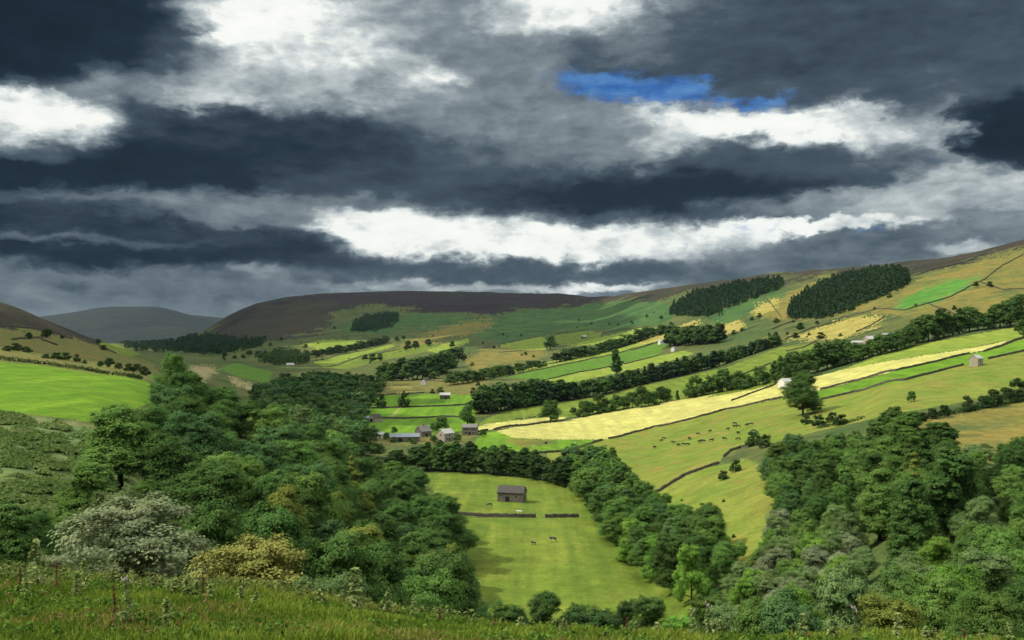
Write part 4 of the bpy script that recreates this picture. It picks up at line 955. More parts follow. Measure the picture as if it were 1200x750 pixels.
building(447,513.5,5.5,4,2.5,1.5,-25,WHITEWASH,SLATE_PALE,'small white outbuilding right of the chimneyed farmhouse',name='outbuilding',cat='shed',doors=[('F',0,0,1.0,2.0)])
building(474,517,19,8,3.0,1.9,10,STONE,SHEET,'long low grey roofed farm building in the middle of the farm',name='farm_building',cat='barn',doors=[('F',-3,0,2.6,2.4),('F',4,0,2.6,2.4)],windows=[('F',-7,1.2,1,1)])
building(496,511,8,8,3.4,3.6,40,STONE,SLATE,'steep roofed stone barn behind the long grey building',doors=[('F',0,0,1.6,2.4)],chimneys=(0,))
building(522,516.5,9.5,7,5.0,2.6,52,STONE_PALE,SLATE_PALE,'tall farmhouse with pale lit roof in the farm centre',name='farmhouse',cat='house',windows=[('F',-2.4,1.0,1.0,1.2),('F',2.4,1.0,1.0,1.2),('F',0,3.5,1.0,1.1),('L',0,3.4,1,1.1)],doors=[('F',0,0,1.1,2.1)])
building(551,509.5,10,6.5,5.2,1.9,-6,STONE,SLATE,'square grey farmhouse at the right end of the farm',name='farmhouse',cat='house',windows=W2,doors=[('F',0,0,1.4,2.3)])
building(521.5,467.5,10.5,6,4.0,2.2,4,STONE_DARK,SLATE_PALE,'small stone barn with pale roof on the upper vivid meadow',doors=[('F',1,0,1.8,2.4)])
building(496.5,450.5,7,6,3.6,3.2,80,WHITEWASH,SLATE,'white gabled house at the edge of the river wood',name='cottage',cat='house',windows=[('L',0,1.2,1,1.2)])
building(923,452.5,13,6.5,3.4,2.2,30,WHITEWASH,SLATE_PALE,'white barn half hidden by the big lone oak',doors=[('F',-2,0,2,2.4)])
building(779,403,22,7,4.6,2.6,24,WHITEWASH,SLATE_PALE,'long white cottage beside the clump on the middle slope',name='cottage',cat='house',windows=[('F',-7,1.2,1,1.2),('F',-3,1.2,1,1.2),('F',3,1.2,1,1.2),('F',7,1.2,1,1.2)],chimneys=(-9,9))
building(790,411.5,8,6,3.8,2.6,50,WHITEWASH,SLATE,'small white gabled house under the clump by the long cottage',name='cottage',cat='house')
building(684.5,396.5,11,7,4,3,20,STONE,SLATE_PALE,'lone barn with pale roof on the hill field above the strips')
building(1020,404,10,7,4.8,2.6,20,STONE_PALE,SLATE_PALE,'left hill house among garden trees on the right slope',name='farmhouse',cat='house',windows=W2,chimneys=(-4.2,4.2))
building(1041,401,12,7,4.8,2.6,20,STONE_PALE,SLATE_PALE,'right hill house among garden trees on the right slope',name='farmhouse',cat='house',windows=W2,chimneys=(-5.2,5.2))
building(1005,404.5,12,5,2.4,1.4,18,WHITEWASH,SLATE_PALE,'low white outbuilding left of the hill houses',name='outbuilding',cat='shed')
building(303,398.5,16,9,5,3,10,WHITEWASH,SLATE,'distant white house under the brown moor flank',name='farmhouse',cat='house')
building(340,430,14,8,4,3,20,STONE_PALE,SLATE_PALE,'far pale barn between copse and river wood')

# ------------------------------------------------------------------ cattle
def animal(graze):
    V_ = [(0,-.75,1.18),(0,-.2,1.10),(0,.5,1.16),(0,.92,.98 if graze else 1.3),(0,1.22,.5 if graze else 1.28),(0,1.38,.16 if graze else 1.02),
          (.22,-.82,.92),(.22,-.95,.5),(.22,-.88,.03),(-.22,-.82,.92),(-.22,-.95,.5),(-.22,-.88,.03),
          (.2,.5,.85),(.2,.54,.45),(.2,.5,.03),(-.2,.5,.85),(-.2,.54,.45),(-.2,.5,.03),
          (0,-1.08,1.2),(0,-1.14,.6)]
    hz = V_[4]; V_ += [(.24,hz[1]-.04,hz[2]+.12),(-.24,hz[1]-.04,hz[2]+.12)]
    E_ = [(0,1),(1,2),(2,3),(3,4),(4,5),(0,6),(6,7),(7,8),(0,9),(9,10),(10,11),(2,12),(12,13),(13,14),(2,15),(15,16),(16,17),(0,18),(18,19),(4,20),(4,21)]
    rad = [.34,.42,.37,.22,.15,.09,.19,.085,.07,.19,.085,.07,.15,.08,.07,.15,.08,.07,.05,.035,.045,.045]
    me = bpy.data.meshes.new('cow'); me.from_pydata(V_, E_, [])
    o = bpy.data.objects.new('cow_tmp', me); C.objects.link(o)
    sk = o.modifiers.new('skin', 'SKIN'); sb = o.modifiers.new('sub', 'SUBSURF'); sb.levels = 1
    for i, v in enumerate(me.skin_vertices[0].data):
        v.radius = (rad[i], rad[i]); v.use_root = (i == 0)
    dg = bpy.context.evaluated_depsgraph_get(); ev = o.evaluated_get(dg)
    out = bpy.data.meshes.new_from_object(ev); out.name = 'cow'
    bpy.data.objects.remove(o); return out
def hide_mat(name, c1, c2, thr):
    m, nt, N, L = new_mat(name); out = N.new('ShaderNodeOutputMaterial'); b = N.new('ShaderNodeBsdfPrincipled'); b.inputs['Roughness'].default_value = .7
    tc = N.new('ShaderNodeTexCoord'); n = N.new('ShaderNodeTexNoise'); n.inputs['Scale'].default_value = 1.1; n.inputs['Detail'].default_value = 1
    mr = N.new('ShaderNodeMapRange'); mr.inputs['From Min'].default_value = thr-.015; mr.inputs['From Max'].default_value = thr+.015
    mx = N.new('ShaderNodeMix'); mx.data_type = 'RGBA'; mx.inputs[6].default_value = c4(c1); mx.inputs[7].default_value = c4(c2)
    L.new(tc.outputs['Object'], n.inputs['Vector']); L.new(n.outputs['Fac'], mr.inputs['Value']); L.new(mr.outputs[0], mx.inputs[0])
    L.new(mx.outputs[2], b.inputs['Base Color']); L.new(b.outputs[0], out.inputs[0]); return m
BLACK = hide_mat('black_hide', (.012,.011,.01), (.02,.017,.014), .5)
PIED = hide_mat('pied_hide', (.014,.013,.012), (.62,.58,.5), .5)
PALE = hide_mat('cream_hide', (.66,.62,.52), (.55,.5,.4), .5)
COWM = {True: animal(True), False: animal(False)}
for g in COWM: COWM[g].materials.append(BLACK)
def cow(px_, py_, label, mat=BLACK, graze=True, rz=None, group=None, s=1.0, name='cow', cat='cow'):
    o = link(bpy.data.objects.new(name, COWM[graze])); o.location = hit(px_, py_); o.rotation_euler = (0, 0, R(rz if rz is not None else random.choice([80,95,-85,-100,60,-60,130])))
    o.scale = (s, s, s); o.material_slots[0].link = 'OBJECT'; o.material_slots[0].material = mat
    tag(o, label, cat, group); return o
cow(573.5, 593.5, 'black cow grazing in the upper barn meadow below the stone barn', BLACK, True, 85)
cow(608.5, 602.5, 'cream white cow just above the gap in the barn meadow wall', PALE, False, 95)
cow(625, 638.5, 'small black calf left of the pied cow in the lower meadow', BLACK, False, 75, s=.75)
cow(648, 635, 'black and white cow in the lower barn meadow', PIED, False, 80, s=1.1)
HERD = sorted([(767,525.5),(775,518),(778,515),(789,520),(795,523),(801,522),(806,522),(808,515.5),(818,510),(820,519),(824,518.5),(832,506.5),(834,517.5),(849,516),(853,504.5),(861,501.5),(861,498),(865,501),(865,509),(865,516),(875,499.5),(880,498.5),(883,506.5)])
for i, (a, b) in enumerate(HERD):
    cow(a, b, f'{ORD[i]} black cow from the left in the herd on the olive pasture', BLACK, random.random() < .6, s=1.15, group='black cattle herd on the olive pasture')
cow(929, 512.5, 'lone black cow right of the herd near the bushes', BLACK, True, 90)
for i, (a, b) in enumerate([(606,492.3),(611,492.6),(616,491.8),(621,491),(626,490.2),(630.5,489.4)]):
    cow(a, b, f'{ORD[i]} cow from the left in the line on the narrow hay strip', (BLACK, BLACK, PIED, BLACK, BLACK, PIED)[i], i % 2 == 0, [90,80,95,85,100,88][i], 'line of cattle on the narrow hay strip', 1.25)
cow(674, 519.5, 'lone white sheep on the right end of the vivid front meadow', PALE, True, 85, s=.55, name='sheep', cat='sheep')

# ------------------------------------------------------------------ bracken and foreground growth
def bracken(name, label, poly, n, size, leaf, seed):
    rng = np.random.default_rng(seed); xs, ys = zip(*poly); P_, N_, T_ = [], [], []
    k = 0
    while k < n:
        x, y = rng.uniform(min(xs), max(xs)), rng.uniform(min(ys), max(ys))
        if not in_poly(np.array([x]), np.array([y]), poly)[0]: continue
        k += 1
        p = hit(x, y)
        if p is None or fbm(np.array([p.x/4+p.y/9]), np.array([p.y/4]), 3, 4)[0] < -.05: continue
        m = 26; a = rng.uniform(0, 6.28, m); r = rng.uniform(0, size, m)
        P_.append(np.array(p)+np.stack([r*np.cos(a), r*np.sin(a), size*.55*(1-.5*(r/size)**2)*rng.uniform(.6, 1.1, m)], -1))
        N_.append(np.stack([np.cos(a)*.6, np.sin(a)*.6, np.ones(m)], -1)+rng.normal(size=(m, 3))*.4); T_.append(np.repeat(np.clip(.5+1.1*fbm(np.array([p.x/7]), np.array([p.y/12]), 3, 8)[0]+rng.uniform(-.2, .2), 0, 1), m))
    v, f = cards(rng, np.concatenate(P_), np.concatenate(N_), size*.42)
    me = mesh_np(name, v, quads=f, mats=[LEAF[leaf]]); point_attr(me, 'tint', np.repeat(np.concatenate(T_), 4))
    tag(link(bpy.data.objects.new(name, me)), label, 'bracken', kind='stuff')
bracken('bracken', 'waving green bracken on the bank below the vivid hill field', [(-60,478),(0,484),(60,492),(112,500),(150,560),(100,640),(-60,640)], 4200, 1.25, 'bank', 5)

def knoll_grass():
    rng = np.random.default_rng(3); n = 150000
    r = np.sqrt(rng.uniform(15.5**2, 31**2, n)); p = rng.uniform(-60, 1260, n)
    x = (p-CX)/F*r
    z = np.empty(n)
    ci = np.clip(np.searchsorted(px, p)-1, 0, len(px)-2)
    order = np.argsort(ci)
    for c in np.unique(ci):
        s = np.where(ci == c)[0]; z[s] = np.interp(r[s], Y[:, c], Z[:, c])
    patch = fbm(x/1.6, r/1.6, 3, 12); tus = np.clip(fbm(x/.55, r/.55, 3, 41)*.5+.55, .15, 1)
    dry = (fbm(x/2.2+9, r/2.2, 3, 52) > .05) & (rng.uniform(size=n) < .38)
    h = (.05+.15*tus*rng.uniform(.4, 1.2, n))*np.where(patch > .12, 1.5, .9)
    a = rng.uniform(0, 6.28, n); w = rng.uniform(.012, .026, n); lean = rng.uniform(.1, .6, n)*h
    dx, dy = np.cos(a), np.sin(a); lx, ly = -dy, dx
    la = rng.uniform(0, 6.28, n); gx, gy = np.cos(la)*lean+.05*h, np.sin(la)*lean
    v = np.stack([np.stack([x-lx*w, r-ly*w, z-.05], -1), np.stack([x+lx*w, r+ly*w, z-.05], -1),
                  np.stack([x+lx*w*.8+gx*.4, r+ly*w*.8+gy*.4, z+h*.62], -1), np.stack([x-lx*w*.8+gx*.4, r-ly*w*.8+gy*.4, z+h*.62], -1),
                  np.stack([x+gx, r+gy, z+h*np.sqrt(np.clip(1-(lean/h)**2*.5, .2, 1))], -1)], 1).reshape(-1, 3)
    i = np.arange(n)*5
    q = np.stack([i, i+1, i+2, i+3], -1); t = np.stack([i+3, i+2, i+4], -1)
    me = mesh_np('grass', v, quads=q, tris=t, mats=[leaf_mat('grass_blades', (0, 0, 0), (0, 0, 0))])
    tint = np.where(dry, rng.uniform(.62, 1, n), np.clip(.3+patch*.35+rng.uniform(-.18, .18, n), 0, .58))
    point_attr(me, 'tint', np.repeat(tint, 5))
    m = me.materials[0]; nt = m.node_tree
    cr = nt.nodes.new('ShaderNodeValToRGB'); el = cr.color_ramp.elements
    el[0].position = 0; el[0].color = (.055, .095, .014, 1); el[1].position = 1; el[1].color = (.22, .15, .06, 1)
    for ps, c in ((.3, (.135, .205, .026)), (.56, (.25, .295, .044)), (.64, (.27, .25, .07)), (.8, (.23, .175, .06))):
        e = el.new(ps); e.color = c4(c)
    at_ = [q_ for q_ in nt.nodes if q_.type == 'ATTRIBUTE'][0]; hs = [q_ for q_ in nt.nodes if q_.type == 'HUE_SAT'][0]
    nt.links.new(at_.outputs['Fac'], cr.inputs[0]); nt.links.new(cr.outputs[0], hs.inputs['Color'])
    tag(link(bpy.data.objects.new('grass', me)), 'tussocky green and rust coloured grass on the near knoll', 'grass', kind='stuff')
knoll_grass()

def weeds(name, label, poly, n, size, leaf, seed, thr):
    rng = np.random.default_rng(seed); xs, ys = zip(*poly); P_, N_, T_ = [], [], []
    k = 0
    while k < n:
        k += 1
        p_, r_ = rng.uniform(min(xs), max(xs)), rng.uniform(min(ys), max(ys)); x = (p_-CX)/F*r_
        if fbm(np.array([x/1.3+seed]), np.array([r_/1.3]), 3, seed)[0] < thr: continue
        sz = size*rng.uniform(.5, 1.3); m = 22; a = rng.uniform(0, 6.28, m); r = rng.uniform(0, sz, m)
        P_.append(np.array([x, r_, height(x, r_)])+np.stack([r*np.cos(a), r*np.sin(a), sz*(.15+1.1*(1-r/sz))*rng.uniform(.4, 1.1, m)], -1))
        N_.append(np.stack([np.cos(a)*.6, np.sin(a)*.6, np.full(m, .8)], -1)+rng.normal(size=(m, 3))*.4); T_.append(np.clip(rng.uniform(.1, .9)+rng.uniform(-.25, .25, m), 0, 1))
    v, f = cards(rng, np.concatenate(P_), np.concatenate(N_), size*.42)
    me = mesh_np(name, v, quads=f, mats=[leaf]); point_attr(me, 'tint', np.repeat(np.concatenate(T_), 4))
    tag(link(bpy.data.objects.new(name, me)), label, 'weeds', kind='stuff')
KN = [(-60, 16), (1260, 30)]
weeds('weeds', 'low leafy green weeds among the grass of the knoll', KN, 4200, .17, leaf_mat('weed_leaf', (.06,.13,.02), (.17,.26,.045), .3), 61, .06)
weeds('dead_stems', 'rust brown dead stems among the grass of the knoll', KN, 700, .13, leaf_mat('dead_leaf', (.14,.085,.04), (.24,.17,.075), .2), 67, .2)
weeds('tall_weeds', 'tall mixed weeds along the crest of the knoll', [(-60, 23.5), (560, 27.5)], 700, .24, leaf_mat('crest_leaf', (.08,.13,.03), (.22,.26,.08), .3), 71, -.05)
def tinted(name, c, c2, trans=.3): return leaf_mat(name, c, c2, trans)
NETTLE = tinted('nettle_leaf', (.17,.23,.07), (.30,.35,.13)); DOCK = tinted('dock_seed', (.12,.065,.035), (.20,.115,.06)); THISTLE = tinted('thistle_leaf', (.12,.17,.06), (.22,.27,.11))
STALK = plain_mat('plant_stalk', (.14,.15,.05), (.09,.08,.03), 8); FLUFF = plain_mat('thistle_down', (.55,.47,.46), (.40,.28,.33), 30); YELLOW = plain_mat('ragwort_bloom', (.65,.5,.05), (.5,.36,.03), 20)
def plant_parts(kind, seed):
    rng = np.random.default_rng(seed); st = MB()
    st.tube([(0, 0, -.1), (.02, 0, .35), (rng.uniform(-.04, .06), .02, .7), (rng.uniform(-.08, .1), 0, 1)], [.014, .011, .009, .004], 5)
    P_, N_ = [], []; S = .1
    for k in range(44 if kind != 'dock' else 90):
        z = rng.uniform(.05, .97); a = rng.uniform(0, 6.28)
        rr = (.24*(1-z)**.7+.03) if kind == 'nettle' else (.20*(1-z)+.05) if kind == 'thistle' else (.055*(1-abs(z-.65))+.02 if z > .35 else .16)
        for j in range(3):
            f = (j+.6)/3; P_.append((rr*f*math.cos(a), rr*f*math.sin(a), z+rr*f*.25-.35*rr*f*f)); N_.append((math.cos(a)*.2+rng.normal()*.4, math.sin(a)*.2+rng.normal()*.4, .8))
    v, f = cards(rng, np.array(P_), np.array(N_), {'nettle': .11, 'thistle': .085, 'dock': .05}[kind], 1.7)
    lm = mesh_np('leaves', v, quads=f, mats=[{'nettle': NETTLE, 'thistle': THISTLE, 'dock': DOCK}[kind]]); point_attr(lm, 'tint', np.repeat(rng.uniform(0, 1, len(P_)), 4))
    hd = None
    if kind == 'thistle':
        hd = []
        for k in range(7):
            hm = MB()
            a = k*.9+rng.uniform(0, .5); r = rng.uniform(.03, .14); z = rng.uniform(.84, 1.06) if k else 1.02
            b = (r*math.cos(a), r*math.sin(a), z)
            st.tube([(0, 0, z-.16), b], [.006, .004], 4)
            hm.tube([(b[0], b[1], z-.02), (b[0], b[1], z+.012), (b[0], b[1], z+.045), (b[0], b[1], z+.06)], [.010, .017, .022, .008], 7); hd.append(hm.mesh('flower_head', FLUFF))
    return st.mesh('stem', STALK), lm, hd
PLANT = {k: [plant_parts(k, s) for s in (1, 2, 3)] for k in ('nettle', 'thistle', 'dock')}
PL = [('nettle',43,628,672),('nettle',10,656,676),('dock',66,658,692),('nettle',98,655,694),('nettle',90,668,700),('dock',24,664,690),('dock',134,684,722),('thistle',148,680,732),('nettle',160,672,691),
      ('nettle',179,676,692),('dock',187,671,690),('nettle',197,679,696),('nettle',205,677,697),('nettle',218,676,699),('nettle',230,678,700),('dock',238,676,700),('nettle',247,684,702),
      ('nettle',282,690,706),('nettle',350,684,706),('nettle',417,662,712),('nettle',374,697,710),('nettle',455,690,716),('nettle',484,696,718),('nettle',378,700,712),('dock',515,716,726),
      ('dock',735,723,748),('nettle',747,727,749),('nettle',770,734,750),('thistle',812,717,752),('thistle',830,709,752),('nettle',836,728,752),('nettle',845,724,752),('nettle',941,717,754),('dock',930,732,754),
      ('nettle',975,722,756),('thistle',1002,714,758),('nettle',978,728,757),('nettle',1052,716,760),('nettle',1085,738,760),('nettle',1093,746,762),('dock',1130,736,762),('nettle',1150,738,762),('nettle',1183,728,764),('nettle',610,722,742),('nettle',660,730,745),('nettle',30,676,702),('nettle',300,692,712),('nettle',195,700,735)]
order = {k: sorted([p for p in PL if p[0] == k], key=lambda p: p[1]) for k in PLANT}
LOOK = {'nettle': ('nettle_plant', 'green nettle stalk', 'nettle'), 'thistle': ('thistle_plant', 'seeding thistle with pale tufted heads', 'thistle'), 'dock': ('dock_plant', 'rust brown dock seed spike', 'dock plant')}
for k, lst in order.items():
    nm, look, cat = LOOK[k]
    for i, (_, a, top, bot) in enumerate(lst):
        p = hit(a, bot) if bot < 748 else None
        if p is None or p.y > 32: p = at(a, min(24.0, float(np.interp(a, [600, 900, 1200], [22.5, 20.5, 19.5]))))
        ztop = (HY-top)/F*p.y; h = max(ztop-p.z, .35)
        st, lm, hd = PLANT[k][i % 3]
        o = empty(nm, p, random.uniform(0, 6.28)); o.scale = (max(h, .6)*.9, max(h, .6)*.9, h)
        tag(o, f'{ORD[i]} {look} from the left on the knoll edge', cat, {'nettle': 'nettles on the knoll', 'thistle': 'thistles on the knoll', 'dock': 'docks on the knoll'}[k])
        link(bpy.data.objects.new('stem', st), o); link(bpy.data.objects.new('leaves', lm), o)
        for f_ in hd or (): link(bpy.data.objects.new('flower_head', f_), o)

# ------------------------------------------------------------------ sky
def build_sky():
    w = bpy.data.worlds.new('World'); scene.world = w; w.use_nodes = True
    nt = w.node_tree; N, L = nt.nodes, nt.links; N.clear()
    out = N.new('ShaderNodeOutputWorld'); bg = N.new('ShaderNodeBackground'); bg.inputs['Strength'].default_value = 0.1
    L.new(bg.outputs[0], out.inputs[0])
    sky = N.new('ShaderNodeTexSky'); sky.sky_type = 'NISHITA'; sky.sun_disc = False
    sky.sun_elevation = R(SUN_EL); sky.sun_rotation = R(-SUN_AZ); sky.air_density = 1.0; sky.dust_density = .4; sky.ozone_density = 2.0
    tc = N.new('ShaderNodeTexCoord'); sp = N.new('ShaderNodeSeparateXYZ'); L.new(tc.outputs['Generated'], sp.inputs[0])
    def put(s, v):
        if isinstance(v, (int, float)): s.default_value = v
        elif isinstance(v, tuple): s.default_value = v
        else: L.new(v, s)
    def M(op, a, b=None, c=None):
        n = N.new('ShaderNodeMath'); n.operation = op
        put(n.inputs[0], a)
        if b is not None: put(n.inputs[1], b)
        if c is not None: put(n.inputs[2], c)
        return n.outputs[0]
    def VM(op, a, b=None, c=None, o=0):
        n = N.new('ShaderNodeVectorMath'); n.operation = op
        put(n.inputs[0], a)
        if b is not None: put(n.inputs[1], b)
        if c is not None: put(n.inputs[2], c)
        return n.outputs[o]
    az = M('MULTIPLY', M('ARCTAN2', sp.outputs[0], sp.outputs[1]), 180/math.pi)
    el = M('MULTIPLY', M('ARCSINE', sp.outputs[2]), 180/math.pi)
    cb = N.new('ShaderNodeCombineXYZ'); put(cb.inputs[0], az); put(cb.inputs[1], el); base = cb.outputs[0]
    def noise(vec, scale, detail, rough, lac=2.0, color=False, dist=0.0):
        n = N.new('ShaderNodeTexNoise'); n.inputs['Scale'].default_value = scale; n.inputs['Detail'].default_value = detail
        n.inputs['Roughness'].default_value = rough; n.inputs['Distortion'].default_value = dist
        L.new(vec, n.inputs['Vector']); return n.outputs['Color' if color else 'Fac']
    st = VM('MULTIPLY', base, (1.0, 2.6, 1.0))            # clouds are seen edge-on: stretch along the horizon
    w1 = VM('MULTIPLY', VM('SUBTRACT', noise(st, .15, 2.5, .5, color=True), (.5, .5, .5)), (6.5, 1.5, 0.0))
    w2 = VM('MULTIPLY', VM('SUBTRACT', noise(st, .7, 4, .55, color=True), (.5, .5, .5)), (1.3, .55, 0.0))
    w3 = VM('MULTIPLY', VM('SUBTRACT', noise(VM('ADD', VM('MULTIPLY', base, (1.0, 1.6, 1.0)), w2), .55, 9, .6, color=True), (.5, .5, .5)), (3.4, 1.9, 0.0))
    p = VM('ADD', VM('ADD', base, w1), VM('ADD', w2, w3))
    def blobs(lst, vec, base_w, base_v):
        acc, wt = base_w*base_v, base_w
        for (bx, by, sx, sy, v) in lst:
            u = (bx-CX)/F; a0 = math.degrees(math.atan(u)); e0 = math.degrees(math.atan2((HY-by)/F, math.hypot(1, u)))
            ia, ie = 1/(sx/F*180/math.pi*math.cos(R(a0))**2), 1/(sy/F*180/math.pi*math.cos(R(a0)))
            d = VM('MULTIPLY_ADD', vec, (ia, ie, 0.0), (-a0*ia, -e0*ie, 0.0))
            g = M('EXPONENT', M('MULTIPLY', VM('DOT_PRODUCT', d, d, o=1), -.95))
            acc = M('MULTIPLY_ADD', g, float(v), acc); wt = M('ADD', wt, g)
        return acc, wt
    CL = [(30,40,110,45,.05),(150,40,70,35,.10),(90,85,60,16,.18),(205,50,32,26,.26),(310,30,55,24,1.0),(280,18,40,20,.97),(385,45,50,20,.8),(230,95,60,20,.58),(300,100,80,20,.62),(330,75,40,10,.8),
          (112,92,36,14,.84),(40,138,60,22,1.0),(440,90,60,20,.62),(500,90,20,9,.97),(420,68,40,10,.92),(255,116,40,11,.85),(235,10,25,16,.55),(460,20,60,25,.58),(560,65,70,40,.47),(600,15,30,14,.7),
          (630,18,40,14,.88),(690,15,60,20,1.0),(545,20,40,18,.52),(150,195,150,26,.10),(300,150,60,18,.2),(350,168,120,24,.13),(450,185,110,24,.22),(60,208,90,22,.09),(545,150,75,22,.5),
          (600,188,80,22,.38),(500,218,120,14,.27),(640,235,120,20,.13),(30,176,50,7,.4),(150,232,130,7,.52),(350,231,150,7,.45),(100,262,130,12,.17),(280,252,110,6,.42),(150,296,160,11,.12),(310,296,110,12,.13),
          (405,303,50,5,.24),(80,279,130,5,.42),(200,335,150,16,.40),(50,338,50,16,.43),(320,318,18,8,.62),(90,333,22,5,.26),(400,324,90,8,.34),(550,316,120,9,.29),(450,336,60,4,.62),(450,262,55,12,.92),(560,264,100,16,.95),(450,289,40,11,.96),
          (700,272,90,18,.9),(620,286,80,13,.93),(790,286,70,13,.78),(850,50,140,42,.27),(1000,60,150,38,.22),(1150,40,80,36,.30),(745,55,50,18,.42),(950,100,120,16,.30),(1100,95,60,18,.34),(800,18,50,18,.36),(620,95,30,26,.46),
          (690,162,85,26,.5),(870,142,70,16,1.0),(960,142,60,13,.95),(800,160,30,12,.84),(780,137,28,9,.9),(1030,160,36,13,.76),(1010,132,28,9,.7),(880,180,60,15,.27),(955,190,80,16,.28),(820,215,120,16,.12),(720,236,120,16,.08),(1050,186,40,13,.38),
          (700,257,60,5,.13),(1172,152,30,30,.06),(1142,128,14,8,.16),(1196,180,20,14,.08),(1150,216,60,16,.68),(1000,230,90,9,.62),(1100,236,80,10,.64),(920,241,80,6,.45),(1120,150,18,22,.62),(1000,265,80,5,.84),(900,267,60,5,.9),(1150,264,60,10,.44),
          (1050,284,80,9,.36),(950,294,80,10,.36),(870,301,70,11,.4),(1130,288,34,5,.72),(750,319,90,8,.34),(650,320,100,9,.32),(680,338,40,4,.8),(600,335,60,4,.6),(830,315,60,7,.34)]
    acc, wt = blobs(CL, p, .02, .45)
    tone = M('DIVIDE', acc, wt)
    det = M('SUBTRACT', noise(VM('ADD', st, w2), .34, 7, .52, dist=.25), .5)
    det2 = M('SUBTRACT', noise(VM('MULTIPLY', base, (1.0, 1.9, 1.0)), 1.5, 6, .6), .5)
    tone = M('MULTIPLY_ADD', tone, .93, .0)
    bil = M('ABSOLUTE', M('SUBTRACT', noise(VM('ADD', VM('MULTIPLY', base, (1.0, 1.5, 1.0)), w2), .42, 6, .5), .5))
    tone = M('MULTIPLY_ADD', M('SUBTRACT', .075, bil), M('MULTIPLY', M('POWER', M('MAXIMUM', tone, 0.0), 1.5), 1.0), tone)
    strk = M('SUBTRACT', noise(VM('ADD', VM('MULTIPLY', base, (.7, 2.4, 1.0)), VM('MULTIPLY', w2, (.2, 1.2, 0.0))), .55, 5, .6), .5)
    tone = M('MULTIPLY_ADD', strk, .14, tone)
    amp = M('MULTIPLY_ADD', tone, .62, .0)
    tone = M('ADD', tone, M('MULTIPLY', M('ADD', M('MULTIPLY', det, 1.0), M('MULTIPLY', det2, .35)), amp))
    # overhead, out of view, the deck is brightened to add fill light
    hi = N.new('ShaderNodeMapRange'); put(hi.inputs['Value'], el); hi.inputs['From Min'].default_value = 22; hi.inputs['From Max'].default_value = 45; hi.interpolation_type = 'SMOOTHSTEP'
    tone = M('ADD', tone, M('MULTIPLY', hi.outputs[0], .38)); gain = M('MULTIPLY_ADD', hi.outputs[0], .9, 1.0)
    cr = N.new('ShaderNodeValToRGB'); e = cr.color_ramp.elements
    K = 10.0
    e[0].position = 0; e[0].color = (.006*K, .013*K, .024*K, 1); e[1].position = 1; e[1].color = (.98*K, .985*K, .95*K, 1)
    for ps, c in ((.13, (.014, .029, .046)), (.3, (.066, .098, .128)), (.5, (.235, .285, .315)), (.68, (.54, .60, .61)), (.82, (.90, .93, .89))):
        x = e.new(ps); x.color = (c[0]*K, c[1]*K, c[2]*K, 1)
    L.new(tone, cr.inputs[0])
    # gaps where the blue shows
    BL = [(720,102,56,14,1.2),(688,94,32,12,1.1),(775,108,58,13,1.2),(820,100,18,5,1),(805,115,34,5,.9),(905,121,42,9,1.1),(860,121,40,6,1.0),(666,74,10,5,.6),(365,272,18,6,.55),(1015,272,24,4,.7),(862,268,22,4,.5),(905,268,12,4,.4),(1090,186,16,6,.4)]
    p2 = VM('ADD', base, VM('ADD', VM('MULTIPLY', w1, (.25, .25, 0.)), VM('ADD', w3, VM('MULTIPLY', w2, (.6, .6, 0.)))))
    m = 0.0
    for bl in BL:
        a_, _ = blobs([bl], p2, 0.0, 0.0); m = M('ADD', m, a_)
    mr = N.new('ShaderNodeMapRange'); mr.interpolation_type = 'SMOOTHSTEP'; put(mr.inputs['Value'], M('MULTIPLY_ADD', M('ADD', M('MULTIPLY', det2, 1.3), M('MULTIPLY', det, 1.9)), M('MINIMUM', M('MULTIPLY', m, 2.5), 1.0), m)); mr.inputs['From Min'].default_value = .1; mr.inputs['From Max'].default_value = 1.6; mr.inputs['To Max'].default_value = .94
    deep = N.new('ShaderNodeMix'); deep.data_type = 'RGBA'; deep.blend_type = 'MULTIPLY'; deep.inputs[0].default_value = 1
    L.new(sky.outputs[0], deep.inputs[6]); wn = N.new('ShaderNodeMapRange'); put(wn.inputs['Value'], noise(VM('ADD', st, w2), .5, 6, .6)); wn.inputs['From Min'].default_value = .35; wn.inputs['From Max'].default_value = .7
    tint = N.new('ShaderNodeMix'); tint.data_type = 'RGBA'; L.new(wn.outputs[0], tint.inputs[0]); tint.inputs[6].default_value = (.10, .36, .84, 1); tint.inputs[7].default_value = (.62, .95, 1.25, 1); L.new(tint.outputs[2], deep.inputs[7])
    mx = N.new('ShaderNodeMix'); mx.data_type = 'RGBA'; L.new(mr.outputs[0], mx.inputs[0]); L.new(VM('SCALE', cr.outputs[0]), mx.inputs[6]); L.new(gain, mx.inputs[6].links[0].from_node.inputs['Scale']); L.new(deep.outputs[2], mx.inputs[7])
    L.new(mx.outputs[2], bg.inputs['Color'])
    w.cycles.sampling_method = 'NONE'
build_sky()

